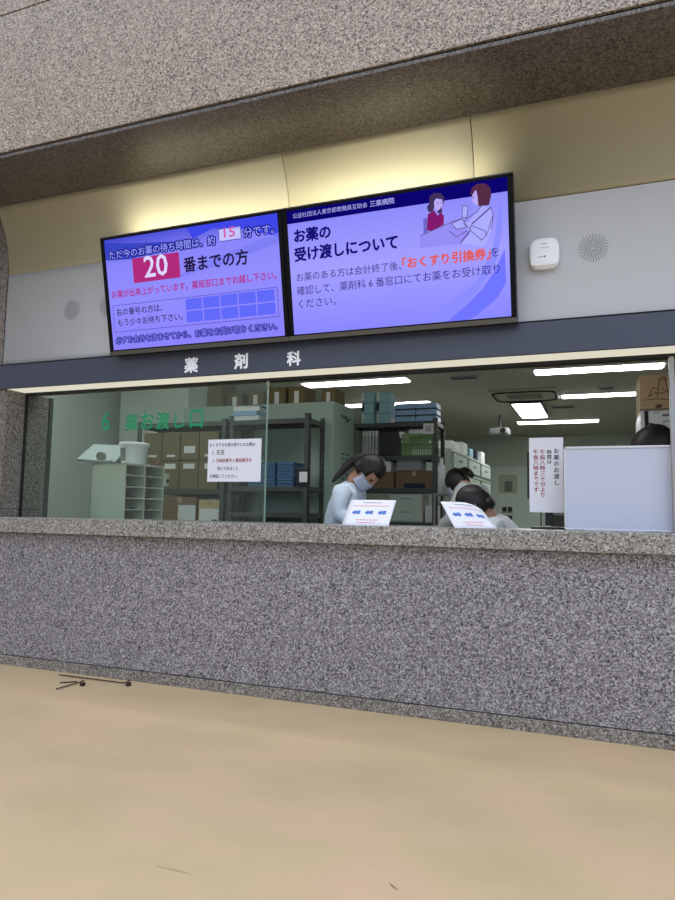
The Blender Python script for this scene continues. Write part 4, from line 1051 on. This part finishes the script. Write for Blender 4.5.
        c = Chain(); a = c.add(HM @ Vector((-.075, .03, -.03)), .0025); c.run([(HM @ Vector((-.086, 0, -.01)), .0025)], a); child(join([m1, c.mesh(0)]), 'mask_strap', M_MASK)
    bm = bmesh.new()
    for sx in (-1, 1): bmesh.ops.create_uvsphere(bm, u_segments=10, v_segments=8, radius=.0105, matrix=HM @ Matrix.Translation((sx*.031, .0835, .004)))
    em_ = bpy.data.meshes.new('eyes'); bm.to_mesh(em_); bm.free(); child(em_, 'eyes', M_DARK)
    return t
V = Vector
# masked woman bending over the counter, facing +X
J = dict(pelvis=V((-1.69, 1.0, .86)), chest=V((-1.65, 1.0, 1.13)), neck=V((-1.59, .99, 1.275)), head=V((-1.495, .98, 1.322)), fd=V((1, -.1, 0)), bow=V((-.03, 0, 0)),
         sh_r=V((-1.635, .835, 1.19)), el_r=V((-1.655, .81, 1.0)), wr_r=V((-1.45, .84, .955)), sh_l=V((-1.63, 1.165, 1.19)), el_l=V((-1.65, 1.2, .99)), wr_l=V((-1.45, 1.1, .955)),
         hip_r=V((-1.69, .91, .82)), hip_l=V((-1.69, 1.09, .82)), kn_r=V((-1.67, .9, .45)), kn_l=V((-1.67, 1.1, .45)), an_r=V((-1.71, .89, .085)), an_l=V((-1.71, 1.11, .085)))
person('woman in a pale blue coat and mask bending with a long ponytail', J, M_COAT, face=(.42, -.12, -.9), crown=(.86, -.05, .40), mask=True,
       tail=[(V((-1.595, .97, 1.40)), .034), (V((-1.65, .95, 1.345)), .03), (V((-1.70, .93, 1.285)), .022), (V((-1.74, .92, 1.235)), .008)])
# dark-haired person seated close behind the counter, bowed towards -X
J = dict(pelvis=V((-.56, 1.02, .58)), chest=V((-.60, .99, .91)), neck=V((-.69, .96, 1.045)), head=V((-.76, .93, 1.1)), fd=V((-1, 0, 0)), bow=V((.03, 0, 0)),
         sh_r=V((-.63, 1.14, .985)), el_r=V((-.72, 1.2, .74)), wr_r=V((-.92, 1.08, .73)), sh_l=V((-.62, .83, .99)), el_l=V((-.70, .78, .74)), wr_l=V((-.91, .86, .73)),
         hip_r=V((-.57, 1.1, .55)), hip_l=V((-.57, .93, .55)), kn_r=V((-.99, 1.12, .52)), kn_l=V((-.99, .92, .52)), an_r=V((-.97, 1.12, .085)), an_l=V((-.97, .92, .085)))
person('person in a white coat with a bowed black-haired head close behind the askew leaflet', J, M_COATW, face=(-.62, -.1, -.78), crown=(-.74, -.12, .62), hair='bob', mask=True)
st = thing('stool', 'round black stool under the seated black-haired person', 'stool', (-.56, 1.02, 0))
MB().cyl((0, 0, .36), (0, 0, .42), .17, n=28).build('seat', M_DARK, st); MB().cyl((0, 0, .04), (0, 0, .36), .025).build('column', M_ALU, st); MB().lathe((0, 0, 0), [(.2, 0), (.2, .02), (.05, .045)], 28).build('base', M_DARK, st)
# standing person further back, bent towards -X
J = dict(pelvis=V((-.90, 1.96, .86)), chest=V((-.94, 2.0, 1.18)), neck=V((-1.04, 2.06, 1.27)), head=V((-1.105, 2.13, 1.285)), fd=V((-.8, .6, 0)), bow=V((.05, -.03, 0)),
         sh_r=V((-.89, 2.14, 1.245)), el_r=V((-1.0, 2.24, 1.0)), wr_r=V((-1.15, 2.3, .93)), sh_l=V((-1.0, 1.87, 1.25)), el_l=V((-1.1, 1.84, .98)), wr_l=V((-1.23, 1.98, .93)),
         hip_r=V((-.85, 2.03, .82)), hip_l=V((-.96, 1.9, .82)), kn_r=V((-.88, 2.05, .45)), kn_l=V((-.99, 1.91, .45)), an_r=V((-.85, 2.03, .085)), an_l=V((-.96, 1.89, .085)))
person('person in a white coat stooping with a dark ponytail behind the seated one', J, M_COATW, face=(-.6, .45, -.66), crown=(-.55, .4, .73), mask=True,
       tail=[(V((-1.03, 2.05, 1.39)), .034), (V((-.985, 2.0, 1.37)), .034), (V((-.945, 1.96, 1.33)), .018)])
# person behind the white board, head bowed, hair in a small bun
J = dict(pelvis=V((.20, .95, .88)), chest=V((.20, .93, 1.2)), neck=V((.235, .89, 1.36)), head=V((.285, .84, 1.435)), fd=V((.8, -.6, 0)),
         sh_r=V((.09, .80, 1.27)), el_r=V((.07, .72, 1.03)), wr_r=V((.25, .66, .97)), sh_l=V((.33, 1.04, 1.27)), el_l=V((.4, 1.0, 1.03)), wr_l=V((.45, .82, .97)),
         hip_r=V((.15, .88, .84)), hip_l=V((.25, 1.02, .84)), kn_r=V((.16, .86, .46)), kn_l=V((.27, 1.0, .46)), an_r=V((.13, .88, .085)), an_l=V((.24, 1.02, .085)))
person('dark-haired person with a small bun, bowed behind the white board', J, M_COATW, face=(.72, -.3, -.62), crown=(.55, -.15, .8), hair='bun',
       tail=[(V((.27, .82, 1.53)), .03), (V((.285, .81, 1.56)), .03), (V((.29, .81, 1.572)), .014)])
#==LIGHTS==
# ------------------------------------------------------------------ light
w = bpy.data.worlds.new('world'); S.world = w; w.use_nodes = True
nt = w.node_tree; bg = nt.nodes['Background']
tc = nt.nodes.new('ShaderNodeTexCoord'); sx = nt.nodes.new('ShaderNodeSeparateXYZ'); nt.links.new(tc.outputs['Generated'], sx.inputs[0])
mr = nt.nodes.new('ShaderNodeMapRange'); mr.inputs[1].default_value = -1; mr.inputs[2].default_value = 1; nt.links.new(sx.outputs[0], mr.inputs[0])
rp = nt.nodes.new('ShaderNodeValToRGB'); e = rp.color_ramp.elements
e[0].position = 0; e[0].color = (.34, .335, .34, 1); e[1].position = 1; e[1].color = (.80, .92, 1.12, 1)
nt.links.new(mr.outputs[0], rp.inputs[0])
up_ = nt.nodes.new('ShaderNodeValToRGB'); e = up_.color_ramp.elements     # dim lobby walls low down, bright skylights overhead
e[0].position = .05; e[0].color = (.30, .30, .30, 1); e[1].position = .75; e[1].color = (1, 1, 1, 1)
x_ = e.new(.4); x_.color = (.62, .62, .62, 1)
nt.links.new(sx.outputs[2], up_.inputs[0])
mm_ = nt.nodes.new('ShaderNodeMix'); mm_.data_type = 'RGBA'; mm_.blend_type = 'MULTIPLY'; mm_.inputs[0].default_value = 1
nt.links.new(rp.outputs[0], mm_.inputs[6]); nt.links.new(up_.outputs[0], mm_.inputs[7]); nt.links.new(mm_.outputs[2], bg.inputs[0])
bg.inputs[1].default_value = 3.35
def area(name, loc, target, sx_, sy_, power, color):
    l = bpy.data.lights.new(name, 'AREA'); l.shape = 'RECTANGLE'; l.size = sx_; l.size_y = sy_; l.energy = power; l.color = color
    o = bpy.data.objects.new(name, l); COL.objects.link(o); o.location = loc
    o.rotation_euler = (Vector(target)-Vector(loc)).to_track_quat('-Z', 'Y').to_euler(); return o
u_ = area('added_cove_lamp', (-1.66, -.17, 2.70), (-1.66, .22, 3.1), 2.25, .05, 4.6, (1, .98, .84)); u_.data.spread = math.radians(105)  # unseen warm lamp added behind the monitors to brighten the cove
vs_ = S.view_settings
S.display_settings.display_device = 'sRGB'
vs_.view_transform = 'Standard'; vs_.look = 'None'; vs_.exposure = 0; vs_.gamma = 1
try: vs_.use_curve_mapping = False
except Exception: pass
S.cycles.use_denoising = True
S.cycles.max_bounces = 8; S.cycles.transparent_max_bounces = 12
S.cycles.sample_clamp_indirect = 4
